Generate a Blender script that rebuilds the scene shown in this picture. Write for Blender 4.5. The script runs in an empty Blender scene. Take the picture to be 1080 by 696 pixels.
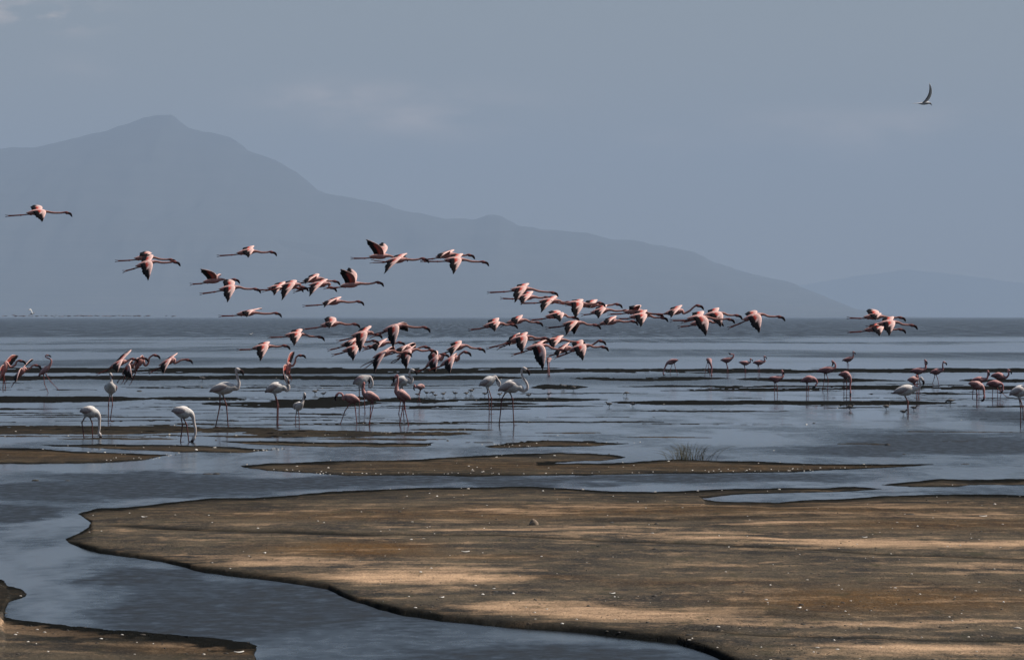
import bpy, math, random
import numpy as np
from mathutils import Vector, noise as mnoise

random.seed(11)
rng = np.random.default_rng(11)
R = math.radians
scene = bpy.context.scene
COL = scene.collection

# ------------------------------------------------------------------ camera
F = 5400.0            # focal length in photo pixels (1080 wide)
CAMH = 2.5
HOR = 334.0           # horizon row of the photo
cam_d = bpy.data.cameras.new('camera')
cam_d.sensor_width = 36.0
cam_d.lens = F / 1080 * 36
cam_d.clip_start = 1.0
cam_d.clip_end = 120000.0
cam = bpy.data.objects.new('camera', cam_d)
COL.objects.link(cam)
cam.location = (0, 0, CAMH)
cam.rotation_euler = (R(90) - math.atan((348 - HOR) / F), 0, 0)
scene.camera = cam

# ------------------------------------------------------------------ light
SUN_EL, SUN_AZ = 48.0, 76.0        # azimuth measured from +Y (view direction) towards +X
sun_d = bpy.data.lights.new('sun', 'SUN')
sun_d.energy = 4.9
sun_d.angle = R(0.55)
sun_d.color = (1.0, 0.93, 0.84)
sun = bpy.data.objects.new('sun', sun_d)
COL.objects.link(sun)
sdir = Vector((math.sin(R(SUN_AZ)) * math.cos(R(SUN_EL)), math.cos(R(SUN_AZ)) * math.cos(R(SUN_EL)), math.sin(R(SUN_EL))))
sun.rotation_euler = sdir.to_track_quat('Z', 'Y').to_euler()

world = bpy.data.worlds.new('World')
scene.world = world
world.use_nodes = True
wt = world.node_tree
wt.nodes.clear()
def wn(t, **k):
    n = wt.nodes.new(t)
    for a, b in k.items(): setattr(n, a, b)
    return n
sky = wn('ShaderNodeTexSky', sky_type='NISHITA', sun_disc=False)
sky.sun_elevation = R(SUN_EL)
sky.sun_rotation = R(SUN_AZ)
sky.air_density = 1.0
sky.dust_density = 1.0
sky.ozone_density = 2.0
bg = wn('ShaderNodeBackground'); bg.inputs[1].default_value = 0.05
wo = wn('ShaderNodeOutputWorld')
# thin high clouds low over the lake, in sky directions
tc = wn('ShaderNodeTexCoord')
mp = wn('ShaderNodeMapping'); mp.inputs['Scale'].default_value = (38, 38, 120)
nz = wn('ShaderNodeTexNoise'); nz.inputs['Scale'].default_value = 1.0; nz.inputs['Detail'].default_value = 6; nz.inputs['Roughness'].default_value = .55
wt.links.new(tc.outputs['Generated'], mp.inputs[0]); wt.links.new(mp.outputs[0], nz.inputs['Vector'])
rp = wn('ShaderNodeMapRange'); rp.inputs[1].default_value = .42; rp.inputs[2].default_value = .78
wt.links.new(nz.outputs[0], rp.inputs[0])
sep = wn('ShaderNodeSeparateXYZ'); wt.links.new(tc.outputs['Generated'], sep.inputs[0])
def wmath(op, a, b=None):
    n = wn('ShaderNodeMath', operation=op)
    for i, v in enumerate((a, b)):
        if v is None: continue
        if isinstance(v, (int, float)): n.inputs[i].default_value = v
        else: wt.links.new(v, n.inputs[i])
    return n.outputs[0]
def wblob(u, v, su, sv, amp):
    dx = wmath('DIVIDE', wmath('SUBTRACT', sep.outputs[0], (u - 540) / F), su / F)
    dz = wmath('DIVIDE', wmath('SUBTRACT', sep.outputs[2], (HOR - v) / F), sv / F)
    r2 = wmath('ADD', wmath('MULTIPLY', dx, dx), wmath('MULTIPLY', dz, dz))
    return wmath('MULTIPLY', wmath('POWER', 2.718, wmath('MULTIPLY', r2, -1.0)), amp)
cl = None
for b in [(30, 16, 60, 12, 3.2), (78, 24, 30, 11, 2.4), (340, 102, 60, 14, 1.3), (430, 120, 110, 24, 1.3), (930, 140, 150, 24, 1.0), (700, 150, 90, 18, .4), (100, 75, 60, 14, .4)]:
    o = wblob(*b)
    cl = o if cl is None else wmath('ADD', cl, o)
veil = wmath('MULTIPLY', wmath('POWER', 2.718, wmath('MULTIPLY', wmath('ABSOLUTE', sep.outputs[2]), -14.0)), .26)    # thin veil near the horizon
cfac = wmath('MINIMUM', wmath('ADD', wmath('MULTIPLY', rp.outputs[0], cl), veil), 0.9)
mx = wn('ShaderNodeMix', data_type='RGBA')
mx.inputs[7].default_value = (17.0, 13.6, 11.0, 1)
wt.links.new(cfac, mx.inputs[0]); wt.links.new(sky.outputs[0], mx.inputs[6])
wt.links.new(mx.outputs[2], bg.inputs[0]); wt.links.new(bg.outputs[0], wo.inputs[0])

scene.view_settings.view_transform = 'Standard'
scene.view_settings.look = 'None'
scene.view_settings.gamma = 1.0
scene.view_settings.exposure = 0.24
scene.render.engine = 'CYCLES'
scene.cycles.use_denoising = True
scene.cycles.max_bounces = 6
scene.cycles.volume_bounces = 1
scene.cycles.sample_clamp_indirect = 4.0

# ------------------------------------------------------------------ helpers
def X(u, D): return (u - 540) / F * D
def Z(v, D): return CAMH - (v - HOR) / F * D
def DG(v): return F * CAMH / (v - HOR)          # distance of the ground seen at row v

def tag(o, label=None, cat=None, group=None, kind=None):
    if label: o['label'] = label
    if cat: o['category'] = cat
    if group: o['group'] = group
    if kind: o['kind'] = kind
    return o

def mat(name):
    m = bpy.data.materials.new(name)
    m.use_nodes = True
    nt = m.node_tree
    return m, nt, nt.nodes['Principled BSDF']

def node(nt, t, ins=None, **k):
    n = nt.nodes.new(t)
    for a, b in k.items(): setattr(n, a, b)
    for a, v in (ins or {}).items():
        if isinstance(v, bpy.types.NodeSocket): nt.links.new(v, n.inputs[a])
        else: n.inputs[a].default_value = v
    return n
def nmath(nt, op, a, b=None, clamp=False):
    n = nt.nodes.new('ShaderNodeMath'); n.operation = op; n.use_clamp = clamp
    for i, v in enumerate((a, b)):
        if v is None: continue
        if isinstance(v, (int, float)): n.inputs[i].default_value = v
        else: nt.links.new(v, n.inputs[i])
    return n.outputs[0]
def nmix(nt, f, a, b):
    n = nt.nodes.new('ShaderNodeMix'); n.data_type = 'RGBA'
    for i, v in ((0, f), (6, a), (7, b)):
        if isinstance(v, bpy.types.NodeSocket): nt.links.new(v, n.inputs[i])
        else: n.inputs[i].default_value = v if i == 0 else (*v, 1)
    return n.outputs[2]
def nrange(nt, v, a, b, c=0.0, d=1.0, smooth=False):
    n = nt.nodes.new('ShaderNodeMapRange')
    if smooth: n.interpolation_type = 'SMOOTHSTEP'
    nt.links.new(v, n.inputs[0])
    for i, x in enumerate((a, b, c, d)): n.inputs[i + 1].default_value = x
    return n.outputs[0]

def mesh_obj(name, verts, faces, material, colors=None, smooth=True):
    me = bpy.data.meshes.new(name)
    me.from_pydata([tuple(map(float, v)) for v in verts], [], faces)
    me.update()
    if smooth:
        me.polygons.foreach_set('use_smooth', [True] * len(me.polygons))
    if colors is not None:
        a = me.color_attributes.new('tint', 'FLOAT_COLOR', 'POINT')  # own colours, and on the birds also painted light and shade
        buf = np.ones((len(verts), 4), np.float32); buf[:, :3] = np.array(colors, np.float32)
        a.data.foreach_set('color', buf.ravel())
    me.materials.append(material)
    o = bpy.data.objects.new(name, me)
    COL.objects.link(o)
    return o

def grid_obj(name, V, nr, nc, material, attrs=None):
    """V (nr*nc,3) vertices row by row -> one sheet"""
    me = bpy.data.meshes.new(name)
    idx = np.arange(nr * nc).reshape(nr, nc)
    q = np.stack([idx[:-1, :-1], idx[:-1, 1:], idx[1:, 1:], idx[1:, :-1]], -1).reshape(-1, 4)
    me.vertices.add(nr * nc); me.vertices.foreach_set('co', V.astype(np.float32).ravel())
    me.loops.add(q.size); me.loops.foreach_set('vertex_index', q.astype(np.int32).ravel())
    me.polygons.add(len(q))
    me.polygons.foreach_set('loop_start', (np.arange(len(q)) * 4).astype(np.int32))
    me.polygons.foreach_set('loop_total', np.full(len(q), 4, np.int32))
    me.polygons.foreach_set('use_smooth', np.ones(len(q), bool))
    me.update(calc_edges=True)
    for an, arr in (attrs or {}).items():
        a = me.color_attributes.new(an, 'FLOAT_COLOR', 'POINT')
        buf = np.ones((nr * nc, 4), np.float32); buf[:, :3] = arr
        a.data.foreach_set('color', buf.ravel())
    me.materials.append(material)
    o = bpy.data.objects.new(name, me); COL.objects.link(o)
    return o

def vnoise(x, y, seed=0):
    """cheap smooth value noise, numpy arrays, range -1..1"""
    r = np.random.default_rng(seed).random((256, 256)) * 2 - 1
    xi = np.floor(x).astype(int); yi = np.floor(y).astype(int)
    fx = x - xi; fy = y - yi
    fx = fx * fx * (3 - 2 * fx); fy = fy * fy * (3 - 2 * fy)
    a = r[xi % 256, yi % 256]; b = r[(xi + 1) % 256, yi % 256]
    c = r[xi % 256, (yi + 1) % 256]; d = r[(xi + 1) % 256, (yi + 1) % 256]
    return (a * (1 - fx) + b * fx) * (1 - fy) + (c * (1 - fx) + d * fx) * fy
def fbm(x, y, seed=0, oct=4, gain=.5):
    s = 0; a = 1; t = 0
    for i in range(oct):
        s = s + a * vnoise(x * 2 ** i + 17.3 * i, y * 2 ** i + 5.1 * i, seed + i); t += a; a *= gain
    return s / t
def sstep(x, a=0., b=1.):
    t = np.clip((x - a) / (b - a), 0, 1); return t * t * (3 - 2 * t)
# ------------------------------------------------------------------ water
m_water, nt, bs = mat('lake_water')
geo = node(nt, 'ShaderNodeNewGeometry')
def wnoise(sx, sy, detail=3, rough=.5, off=(0, 0, 0)):
    mp = node(nt, 'ShaderNodeMapping', {0: geo.outputs['Position'], 'Scale': (sx, sy, 1), 'Location': off})
    return node(nt, 'ShaderNodeTexNoise', {'Vector': mp.outputs[0], 'Scale': 1.0, 'Detail': detail, 'Roughness': rough}).outputs[0]
sepg = node(nt, 'ShaderNodeSeparateXYZ', {0: geo.outputs['Position']})
py = sepg.outputs[1]
# wind patches: rough open water beyond ~680 m, calmer shallows, ripples again in the near channel
openw = nrange(nt, nmath(nt, 'ADD', py, nmath(nt, 'MULTIPLY', wnoise(.012, .006), 90.0)), 600, 735, 0, 1, True)
band = nrange(nt, wnoise(.03, .011, 3, .5, (3, 7, 0)), .45, .62, 0, 1, True)
wx = nmath(nt, 'ADD', sepg.outputs[0], nmath(nt, 'MULTIPLY', nmath(nt, 'SUBTRACT', wnoise(.9, .25, 4, .6, (1.3, 2.2, 0)), .5), 2.6))
wy = nmath(nt, 'ADD', py, nmath(nt, 'MULTIPLY', nmath(nt, 'SUBTRACT', wnoise(.7, .35, 4, .6, (4.3, .2, 0)), .5), nmath(nt, 'MULTIPLY', py, .16)))
patch = None
for (u, v, su, sv, am) in [(110,517,200,10,1.3),(420,507,260,6,1.2),(760,503,200,5,1.0),(5,545,60,13,1.3),(300,643,200,30,1.5),(140,608,90,12,1.1),(580,700,200,22,1.3),(1000,466,130,14,1.2),(1070,440,70,12,1.0),(880,476,160,6,.7),(560,474,90,4,.6),(120,500,120,5,.8),(960,520,160,3,.7),(300,470,80,3,.5),(760,452,160,3,.5)]:
    D_ = DG(v); m_ = D_ * D_ / (F * CAMH)
    ex = nmath(nt, 'DIVIDE', nmath(nt, 'SUBTRACT', wx, X(u, D_)), su / F * D_)
    ey = nmath(nt, 'DIVIDE', nmath(nt, 'SUBTRACT', wy, D_), sv * m_)
    g_ = nmath(nt, 'MULTIPLY', nmath(nt, 'POWER', 2.718, nmath(nt, 'MULTIPLY', nmath(nt, 'ADD', nmath(nt, 'MULTIPLY', ex, ex), nmath(nt, 'MULTIPLY', ey, ey)), -1.0)), am)
    patch = g_ if patch is None else nmath(nt, 'ADD', patch, g_)
patch = nrange(nt, patch, .12, 1.05, 0, 1, True)
streak = nrange(nt, wnoise(.5, .10, 4, .65, (8, 3, 0)), .44, .66, 0, .45, True)
near = 1.0
midp = nmath(nt, 'MULTIPLY', band, nrange(nt, py, 120, 260, .35, .75))
calm = nmath(nt, 'MAXIMUM', nmath(nt, 'MAXIMUM', patch, nmath(nt, 'MULTIPLY', streak, nrange(nt, py, 260, 90))), nmath(nt, 'MULTIPLY', midp, nrange(nt, py, 75, 100, 0, 1)))
rip = nmath(nt, 'MAXIMUM', calm, openw)
tex_far = nrange(nt, wnoise(.7, .022, 3, .6, (9, 1, 0)), .3, .7, .25, 1.25)
tex_near = nrange(nt, wnoise(5.0, 2.6, 4, .65, (5, 4, 0)), .3, .7, .35, 1.5)
farmix = nrange(nt, py, 200, 500)
tex = nmath(nt, 'ADD', nmath(nt, 'MULTIPLY', tex_far, farmix), nmath(nt, 'MULTIPLY', tex_near, nmath(nt, 'SUBTRACT', 1.0, farmix)))
ripv = nmath(nt, 'MULTIPLY', rip, tex)
rough = nmath(nt, 'ADD', nmath(nt, 'MULTIPLY', ripv, .40), nrange(nt, py, 140, 60, .065, .15), True)
nt.links.new(rough, bs.inputs['Roughness'])
bs.inputs['IOR'].default_value = 1.33
bs.inputs['Base Color'].default_value = (.012, .015, .018, 1)
wav = wnoise(13.0, 7.0, 4, .6)
bmp = node(nt, 'ShaderNodeBump', {'Height': wav, 'Strength': nmath(nt, 'ADD', nmath(nt, 'MULTIPLY', ripv, .22), .006), 'Distance': .03})
nt.links.new(bmp.outputs[0], bs.inputs['Normal'])
ws = 38000
me = bpy.data.meshes.new('lake')
me.from_pydata([(-ws, -400, 0), (ws, -400, 0), (ws, ws, 0), (-ws, ws, 0)], [], [(0, 1, 2, 3)])
me.materials.append(m_water)
lake = bpy.data.objects.new('water', me); COL.objects.link(lake)
tag(lake, kind='structure')

# ------------------------------------------------------------------ mud flats
m_mud, nt, bs = mat('mud')
att = node(nt, 'ShaderNodeAttribute', attribute_name='soil')
sp = node(nt, 'ShaderNodeSeparateColor', {0: att.outputs['Color']})
crust, rust, wet_dark = sp.outputs[0], sp.outputs[1], sp.outputs[2]
geo = node(nt, 'ShaderNodeNewGeometry')
big = wnoise(1.1, .55, 5, .62)
mid = wnoise(5, 1.6, 5, .65, (4, 2, 0))
fine = wnoise(38, 22, 4, .7, (1, 9, 0))
streaks = wnoise(.75, 1.15, 6, .66, (2, 5, 0))
c = nmix(nt, nrange(nt, nmath(nt, 'ADD', nmath(nt, 'MULTIPLY', big, .55), nmath(nt, 'MULTIPLY', streaks, .45)), .42, .58), (.038, .037, .036), (.108, .088, .064))
c = nmix(nt, nrange(nt, mid, .50, .72, 0, .55), c, (.19, .135, .088))
rf = nmath(nt, 'MULTIPLY', rust, nrange(nt, mid, .3, .6, .4, 1), True)
c = nmix(nt, rf, c, (.115, .060, .022))
cs_ = nmath(nt, 'ADD', nmath(nt, 'MULTIPLY', crust, .31), nmath(nt, 'ADD', nmath(nt, 'MULTIPLY', streaks, .75), nmath(nt, 'ADD', nmath(nt, 'MULTIPLY', mid, .30), nmath(nt, 'MULTIPLY', fine, .22))))
cf = nmath(nt, 'MULTIPLY', nrange(nt, cs_, .68, .98), .78)
c = nmix(nt, cf, c, (.62, .41, .255))
c = nmix(nt, nrange(nt, fine, .34, .47, .8, 0), c, (.028, .025, .022))
c = nmix(nt, nrange(nt, wnoise(24, 14, 3, .7, (3, 3, 0)), .56, .68, 0, .6), c, (.24, .19, .14))
c = nmix(nt, nrange(nt, wnoise(3.0, .7, 4, .65, (6, 1, 0)), .58, .70, 0, .55), c, (.045, .046, .030))
c = nmix(nt, wet_dark, c, (.009, .0095, .009))
nt.links.new(c, bs.inputs['Base Color'])
nt.links.new(nmath(nt, 'SUBTRACT', .92, nmath(nt, 'MULTIPLY', wet_dark, .3)), bs.inputs['Roughness'])
bs.inputs['Specular IOR Level'].default_value = 0.0
vor = node(nt, 'ShaderNodeTexVoronoi', {'Vector': geo.outputs['Position'], 'Scale': 7.0}, feature='DISTANCE_TO_EDGE').outputs[0]
crack = nmath(nt, 'MULTIPLY', nrange(nt, vor, 0, .05, 1, 0), nrange(nt, wnoise(.5, .3, 3, .5, (2, 8, 0)), .5, .62, 0, .55))
hh = nmath(nt, 'SUBTRACT', nmath(nt, 'ADD', nmath(nt, 'MULTIPLY', fine, .6), mid), crack)
bmp = node(nt, 'ShaderNodeBump', {'Height': hh, 'Strength': .7, 'Distance': .03})
nt.links.new(bmp.outputs[0], bs.inputs['Normal'])

U = np.arange(-240, 1321, 1.3)
dv = np.concatenate([np.arange(466, 366, -1.0), np.arange(366, 130, -.55), np.arange(130, 44, -.33)])      # rows below the horizon
Vv = HOR + dv
UU, VV = np.meshgrid(U, Vv)
DD = F * CAMH / (VV - HOR)
XX = (UU - 540) / F * DD
nr, nc = UU.shape
def inpoly(poly, px, py):
    ins = np.zeros(px.shape, bool)
    n = len(poly)
    for i in range(n):
        x1, y1 = poly[i]; x2, y2 = poly[(i + 1) % n]
        if y1 == y2: continue
        cnd = (y1 > py) != (y2 > py)
        ins ^= cnd & (px < (x2 - x1) * (py - y1) / (y2 - y1) + x1)
    return ins
# irregular shorelines: the outline is sampled through a small noise offset
wu = UU + 5 * fbm(XX * 1.3, DD * .35, 3) + 16 * fbm(XX * .35, DD * .05, 5, 5, .6)
wu = wu + 2.0 * fbm(XX * 7, DD * 1.2, 13, 3, .6)
wv = VV + .38 * fbm(XX * 5, DD * .9, 14, 3, .6) + 1.0 * fbm(XX * 1.6, DD * .3, 9, 4) * np.clip((VV - 380) / 120, .35, 1.6)
P_main = [(90,541.7),(110,535.7),(150,533),(190,529),(227,525),(267,524),(317,520),(360,517.3),(410,514.5),(477,513.5),(560,512.7),(590,514.5),(640,517.6),(690,518.6),(720,516.7),(820,514),(903,513.3),(940,515),(907,518),(853,519.3),(775,522),(740,525.5),(757,528),(820,529.5),(887,525.5),(953,521.7),(1003,520.7),(1080,521.7),(1400,520),(1400,830),(1100,790),(900,740),(800,712),(752,693),(713,678),(652,671.5),(608,666.5),(557,662.5),(507,658.5),(462,654.5),(425,649),(400,641.8),(374,633),(346,621),(304,614.5),(281,611),(242,606),(208,601),(169,592),(113,582.5),(80,574),(76,569),(98,557),(104,551.8)]
P_left = [(-300,600),(-20,606),(2,608.4),(12,611),(14,617),(25,618.4),(33,622),(33,628),(24,631),(14,634),(9,645),(8,650),(42,655),(84,660),(169,667.5),(225,672),(267,676.8),(274,681.6),(270,691),(273,697),(300,730),(340,830),(-300,830)]
P_a = [(-300,468),(0,471.7),(50,472),(83,476),(140,477),(190,479.5),(160,485),(110,488),(0,489.3),(-300,492)]
P_b = [(30,468.5),(120,467.5),(230,469.5),(300,474),(267,477.5),(200,477),(140,474),(100,472.5)]
P_c = [(225,464),(300,464.5),(360,466),(457,466.7),(450,471),(360,471.5),(270,469)]
P_mid = [(253,491.5),(283,488.3),(360,485),(443,483.5),(467,481.7),(540,478.3),(593,476.7),(647,479),(667,482),(640,485.5),(560,488.5),(650,487.5),(697,485),(720,483.5),(760,485.5),(800,486),(853,488.3),(930,489),(980,489.3),(985,491),(920,493.5),(837,498.3),(720,499.6),(660,500.2),(527,502),(410,501.5),(360,502),(300,497.7),(267,494)]
P_e = [(503,470.7),(527,467.3),(573,464),(613,465),(680,467.5),(626,470.2),(560,471.5),(510,472.7)]
P_f = [(925,511.5),(967,506.5),(993,504),(1040,505),(1100,504),(1400,503),(1400,510),(1080,511),(1020,511),(1006,513.5),(960,513.5)]
polys = [P_main, P_left, P_a, P_b, P_c, P_mid, P_e, P_f]
# far, very low bars of dark weed and mud: x0, x1, y0, y1
bars = [(-400,640,387.6,393.8),(-400,560,396,400.8),(560,1400,388.4,393.2),(600,775,397,401.6),(775,860,398,401.5),(-400,160,417.6,424.6),(150,262,418,422.5),(215,400,421,430),
 (330,390,417.8,423),(385,480,420.2,424.6),(380,640,427.5,429.6),(470,640,419.8,423.6),(478,560,424,427),(563,620,406,411),(640,1010,422.2,427),(660,1000,406.3,408.4),(690,900,411.4,413),
 (780,960,399,402.8),(880,1400,407,411.3),(900,1045,413.8,416.6),(-400,75,430,432),(155,215,428.4,430.4),(-400,230,448.6,457.5),(200,300,450.8,455.5),(262,420,453.5,460.5),(400,500,455,459.5),
 (300,365,435.3,436.8),(335,372,436.5,438),(640,840,432.6,434.2),(640,672,426.8,428.4),(460,560,430.5,432),(1000,1400,428.6,430.2),(860,940,429,430.4),(300,520,445.8,447.2),(430,520,452.2,454.6),(230,330,459,462),(60,200,461.5,463.5),(540,700,444,445),(330,470,461.8,464),(640,760,460.2,461.6),(875,935,467,468.8),(560,640,455.6,456.8),(1010,1100,399,403),(-400,130,410.6,411.8),(240,330,411.5,412.6),(520,700,414.6,415.8),(900,1300,421,422),(960,1100,485,486.5),(700,900,474,475),(1010,1040,487,489)]
br = random.Random(21)
for i in range(100):
    y_ = br.choice([br.uniform(402, 448), br.uniform(444, 476)]); x_ = br.uniform(-150, 1100); L_ = br.uniform(50, 380); t_ = br.uniform(.45, 1.15)
    if y_ > 428 and x_ > 560 and br.random() < .75: continue
    if y_ > 462 and x_ < 250: continue
    bars.append((x_, x_ + L_, y_, y_ + t_))
mask = np.zeros(UU.shape, bool)
for p in polys: mask |= inpoly(p, wu, wv)
def edges(polys_):
    """rows (photo pixels) to the next outline below (towards the viewer) and above (away)"""
    dn = np.full(UU.shape, 1e3, np.float32); upd = np.full(UU.shape, 1e3, np.float32)
    for p in polys_:
        for i in range(len(p)):
            x1, y1 = p[i]; x2, y2 = p[(i + 1) % len(p)]
            if x1 == x2: continue
            if x1 > x2: x1, y1, x2, y2 = x2, y2, x1, y1
            r0 = int(np.searchsorted(-Vv, -(max(y1, y2) + 95))); r1 = int(np.searchsorted(-Vv, -(min(y1, y2) - 95)))
            u = wu[r0:r1]; m = (u >= x1) & (u < x2)
            d = y1 + (y2 - y1) * (u - x1) / (x2 - x1) - wv[r0:r1]
            dn[r0:r1] = np.where(m & (d >= 0), np.minimum(dn[r0:r1], d), dn[r0:r1])
            upd[r0:r1] = np.where(m & (d < 0), np.minimum(upd[r0:r1], -d), upd[r0:r1])
    return dn, upd
dn, upd = edges(polys)
mpp = DD * DD / (F * CAMH)          # metres of ground per photo row
df = np.where(mask, dn * mpp, 0); db = np.where(mask, upd * mpp, 0)
dout = np.where(mask, 0, np.minimum(dn, upd) * mpp)
lowmask = np.zeros(UU.shape)
for (x0, x1, y0, y1) in bars:
    sel = (Vv > y0 - 4) & (Vv < y1 + 4)
    u = wu[sel]; v = VV[sel] + 1.3 * fbm(XX[sel] * .35, DD[sel] * .03, int(x0 + y0 * 7) % 97, 5, .65) + .5 * fbm(XX[sel] * 2.2, DD[sel] * .06, 12, 4, .6)
    e = np.clip(np.minimum(u - x0, x1 - u) / min(60., (x1 - x0) * .3), 0, 1) ** .6
    yc, hw = (y0 + y1) / 2, (y1 - y0) / 2 * e
    wash = fbm(XX[sel] * .28, DD[sel] * .12, int(y0 * 3) % 89, 5, .6)       # pools inside the weed bars
    inside = (np.abs(v - yc) < hw * (1.0 + .25 * wash)) & (e > 0) & ((wash > -.34) | (np.abs(v - yc) < hw * .35))
    lowmask[sel] = np.maximum(lowmask[sel], inside)
low = lowmask > 0
scale = np.clip((VV - 455) / 160, .0, 1)
rise = (.013 + .026 * scale) * (1 + .5 * fbm(XX * .9, DD * .3, 61, 3))
z = rise * sstep(df, -.02, .16) * sstep(db, -.2, 5.0)
z += np.where(mask, .010 * fbm(XX * 1.2, DD * .6, 21, 5) * sstep(df, 0, 1) * sstep(db, 0, 4), 0)
z += np.where(mask, .0045 * fbm(XX * 9, DD * 5, 25, 3) , 0) * scale
gwet = np.zeros(UU.shape)
def groove(path, depth, w, shelf=0., wetness=.9):
    """a strand line: a narrow step across the mud"""
    global z, gwet
    pu = np.array([p[0] for p in path]); pv = np.array([p[1] for p in path])
    yc = np.interp(UU, pu, pv) + .5 * fbm(XX * 4, DD * 0 + 9, 35, 3) + 1.8 * fbm(XX * .8, DD * 0 + 3, 33, 4)
    Dc = F * CAMH / (yc - HOR)
    s = DD - Dc
    ends = sstep(UU, pu[0], pu[0] + 40) * (1 - sstep(UU, pu[-1] - 40, pu[-1]))
    z -= np.where(mask, depth * np.exp(-(s / w) ** 2) * ends, 0)
    gwet = np.maximum(gwet, wetness * ends * np.exp(-((s + .1) / (w * 1.1)) ** 2))
    z += np.where(mask, shelf * ends * sstep(s, -.05, .25) * np.exp(-np.clip(s, 0, None) / 4.0), 0)
groove([(95,556),(140,557.5),(200,559.5),(280,562),(360,564.5),(420,566)], .016, .6, 0., .75)
groove([(340,564.5),(480,566.5),(620,571),(720,576),(850,582),(950,587),(1080,592),(1320,600)], .010, .20, .007, .8)
groove([(690,667),(805,675),(960,678),(1080,679),(1320,684)], .009, .15, .006, .8)
groove([(560,641),(640,642),(760,650),(900,656)], .006, .3, .005, .35)
groove([(600,552),(760,549),(860,545),(900,546)], .010, .5, .006, .5)
zl = np.where(low, .006 + .012 * np.abs(fbm(XX * 1.5, DD * .08, 41, 4)), 0)
z = np.maximum(z, zl * (VV < 470))
z = np.where(mask | low, z, -.001 - .03 * sstep(dout, 0, .4))
ker = z.copy()
ker[1:-1, 1:-1] = (z[1:-1, 1:-1] * 2 + z[:-2, 1:-1] + z[2:, 1:-1] + z[1:-1, :-2] + z[1:-1, 2:]) / 6
z = ker
# pigment: salt crust, rust, wet
cru = np.zeros(UU.shape); rus = np.zeros(UU.shape)
NN = fbm(XX * .9, DD * .5, 50, 5, .6)
NV = fbm(XX * .5, DD * .8, 55, 4, .6)
def blob(arr, u, v, su, sv, a):
    du = np.abs(UU + 30 * NN - u) / su; dvv = np.abs(VV + 4.5 * NV - v) / sv
    arr += a * np.exp(-(du ** 3 + dvv ** 2))
for b in [(440,612,110,7,1),(400,616,60,4,.6),(570,559.5,150,1.6,.8),(560,647,70,5,.8),(680,653,110,7,1),(600,642,80,4,.6),(900,664,200,3,.7),(990,690,130,6,.9),(1000,577,200,4.5,1),(830,572,140,2,.8),(690,566,110,2,.7),(815,554,60,1.5,.9),(960,545,160,3,.5),(880,536,150,2,.5),(560,541,90,1.5,.6),(640,537,90,2,.4),(300,598,90,5,.7),(230,591,50,3,.5),(30,663,70,6,.9),(110,668,50,5,.7),(200,681,60,6,.5),(410,571,70,1.3,.5),(960,532,120,1.6,.5),(340,540,60,1.4,.4),(700,600,300,3,.15),(1150,600,150,8,.5),(760,630,60,2,.3),(1040,640,60,2,.35),(640,688+30,400,8,.2)]:
    blob(cru, *b)
for b in [(370,581,90,6,.9),(500,590,70,4,.5),(930,638,160,13,.75),(720,618,110,5,.3),(420,545,240,7,.45),(800,540,260,6,.5),(980,556,160,7,.5),(200,686,90,6,.6),(330,590,70,3,.4),(700,492,400,5,.45),(80,480,160,6,.5),(600,470,120,4,.3),(560,612,60,3,.35)]:
    blob(rus, *b)
cru = np.clip(cru, 0, 1); rus = np.clip(rus, 0, 1)
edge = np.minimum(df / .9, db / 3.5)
wet_dark_v = np.exp(-np.clip(edge, 0, 9) * 1.1) * (.95 + .4 * NN)
wet_dark_v = np.maximum(wet_dark_v, 1 - sstep(df + .30 * NV + .12 * fbm(XX * 6, DD * 3, 63, 3), .06, .42))  # darker band along the front edge of the banks
wet_dark_v = np.maximum(wet_dark_v, 1 - sstep(z, .002, .011))
wet_dark_v = np.maximum(wet_dark_v, gwet)
wet_dark_v = np.maximum(wet_dark_v, .40 * (VV < 505) * 1.0)
wet_dark_v = np.where(low & ~mask, .985 - .12 * np.clip((VV - 428) / 30, 0, 1) - .2 * np.clip((VV - 446) / 10, 0, 1), wet_dark_v)
wet_dark_v = np.maximum(wet_dark_v, .8 * (1 - sstep(UU - 1.5 * (VV - 610), 10, 60)) * (VV < 650))   # the black lump of the left bank
soil = np.stack([cru, rus, np.clip(wet_dark_v, 0, 1)], -1).reshape(-1, 3)
V3 = np.stack([XX, DD, z], -1).reshape(-1, 3)
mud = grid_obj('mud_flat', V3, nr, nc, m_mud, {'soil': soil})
tag(mud, kind='structure')
def mudz(u, v):
    r = int(np.argmin(np.abs(Vv - v))); cidx = int(np.clip(round((u + 240) / 1.3), 0, nc - 1))
    return max(0.0, float(z[r, cidx]))

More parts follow.
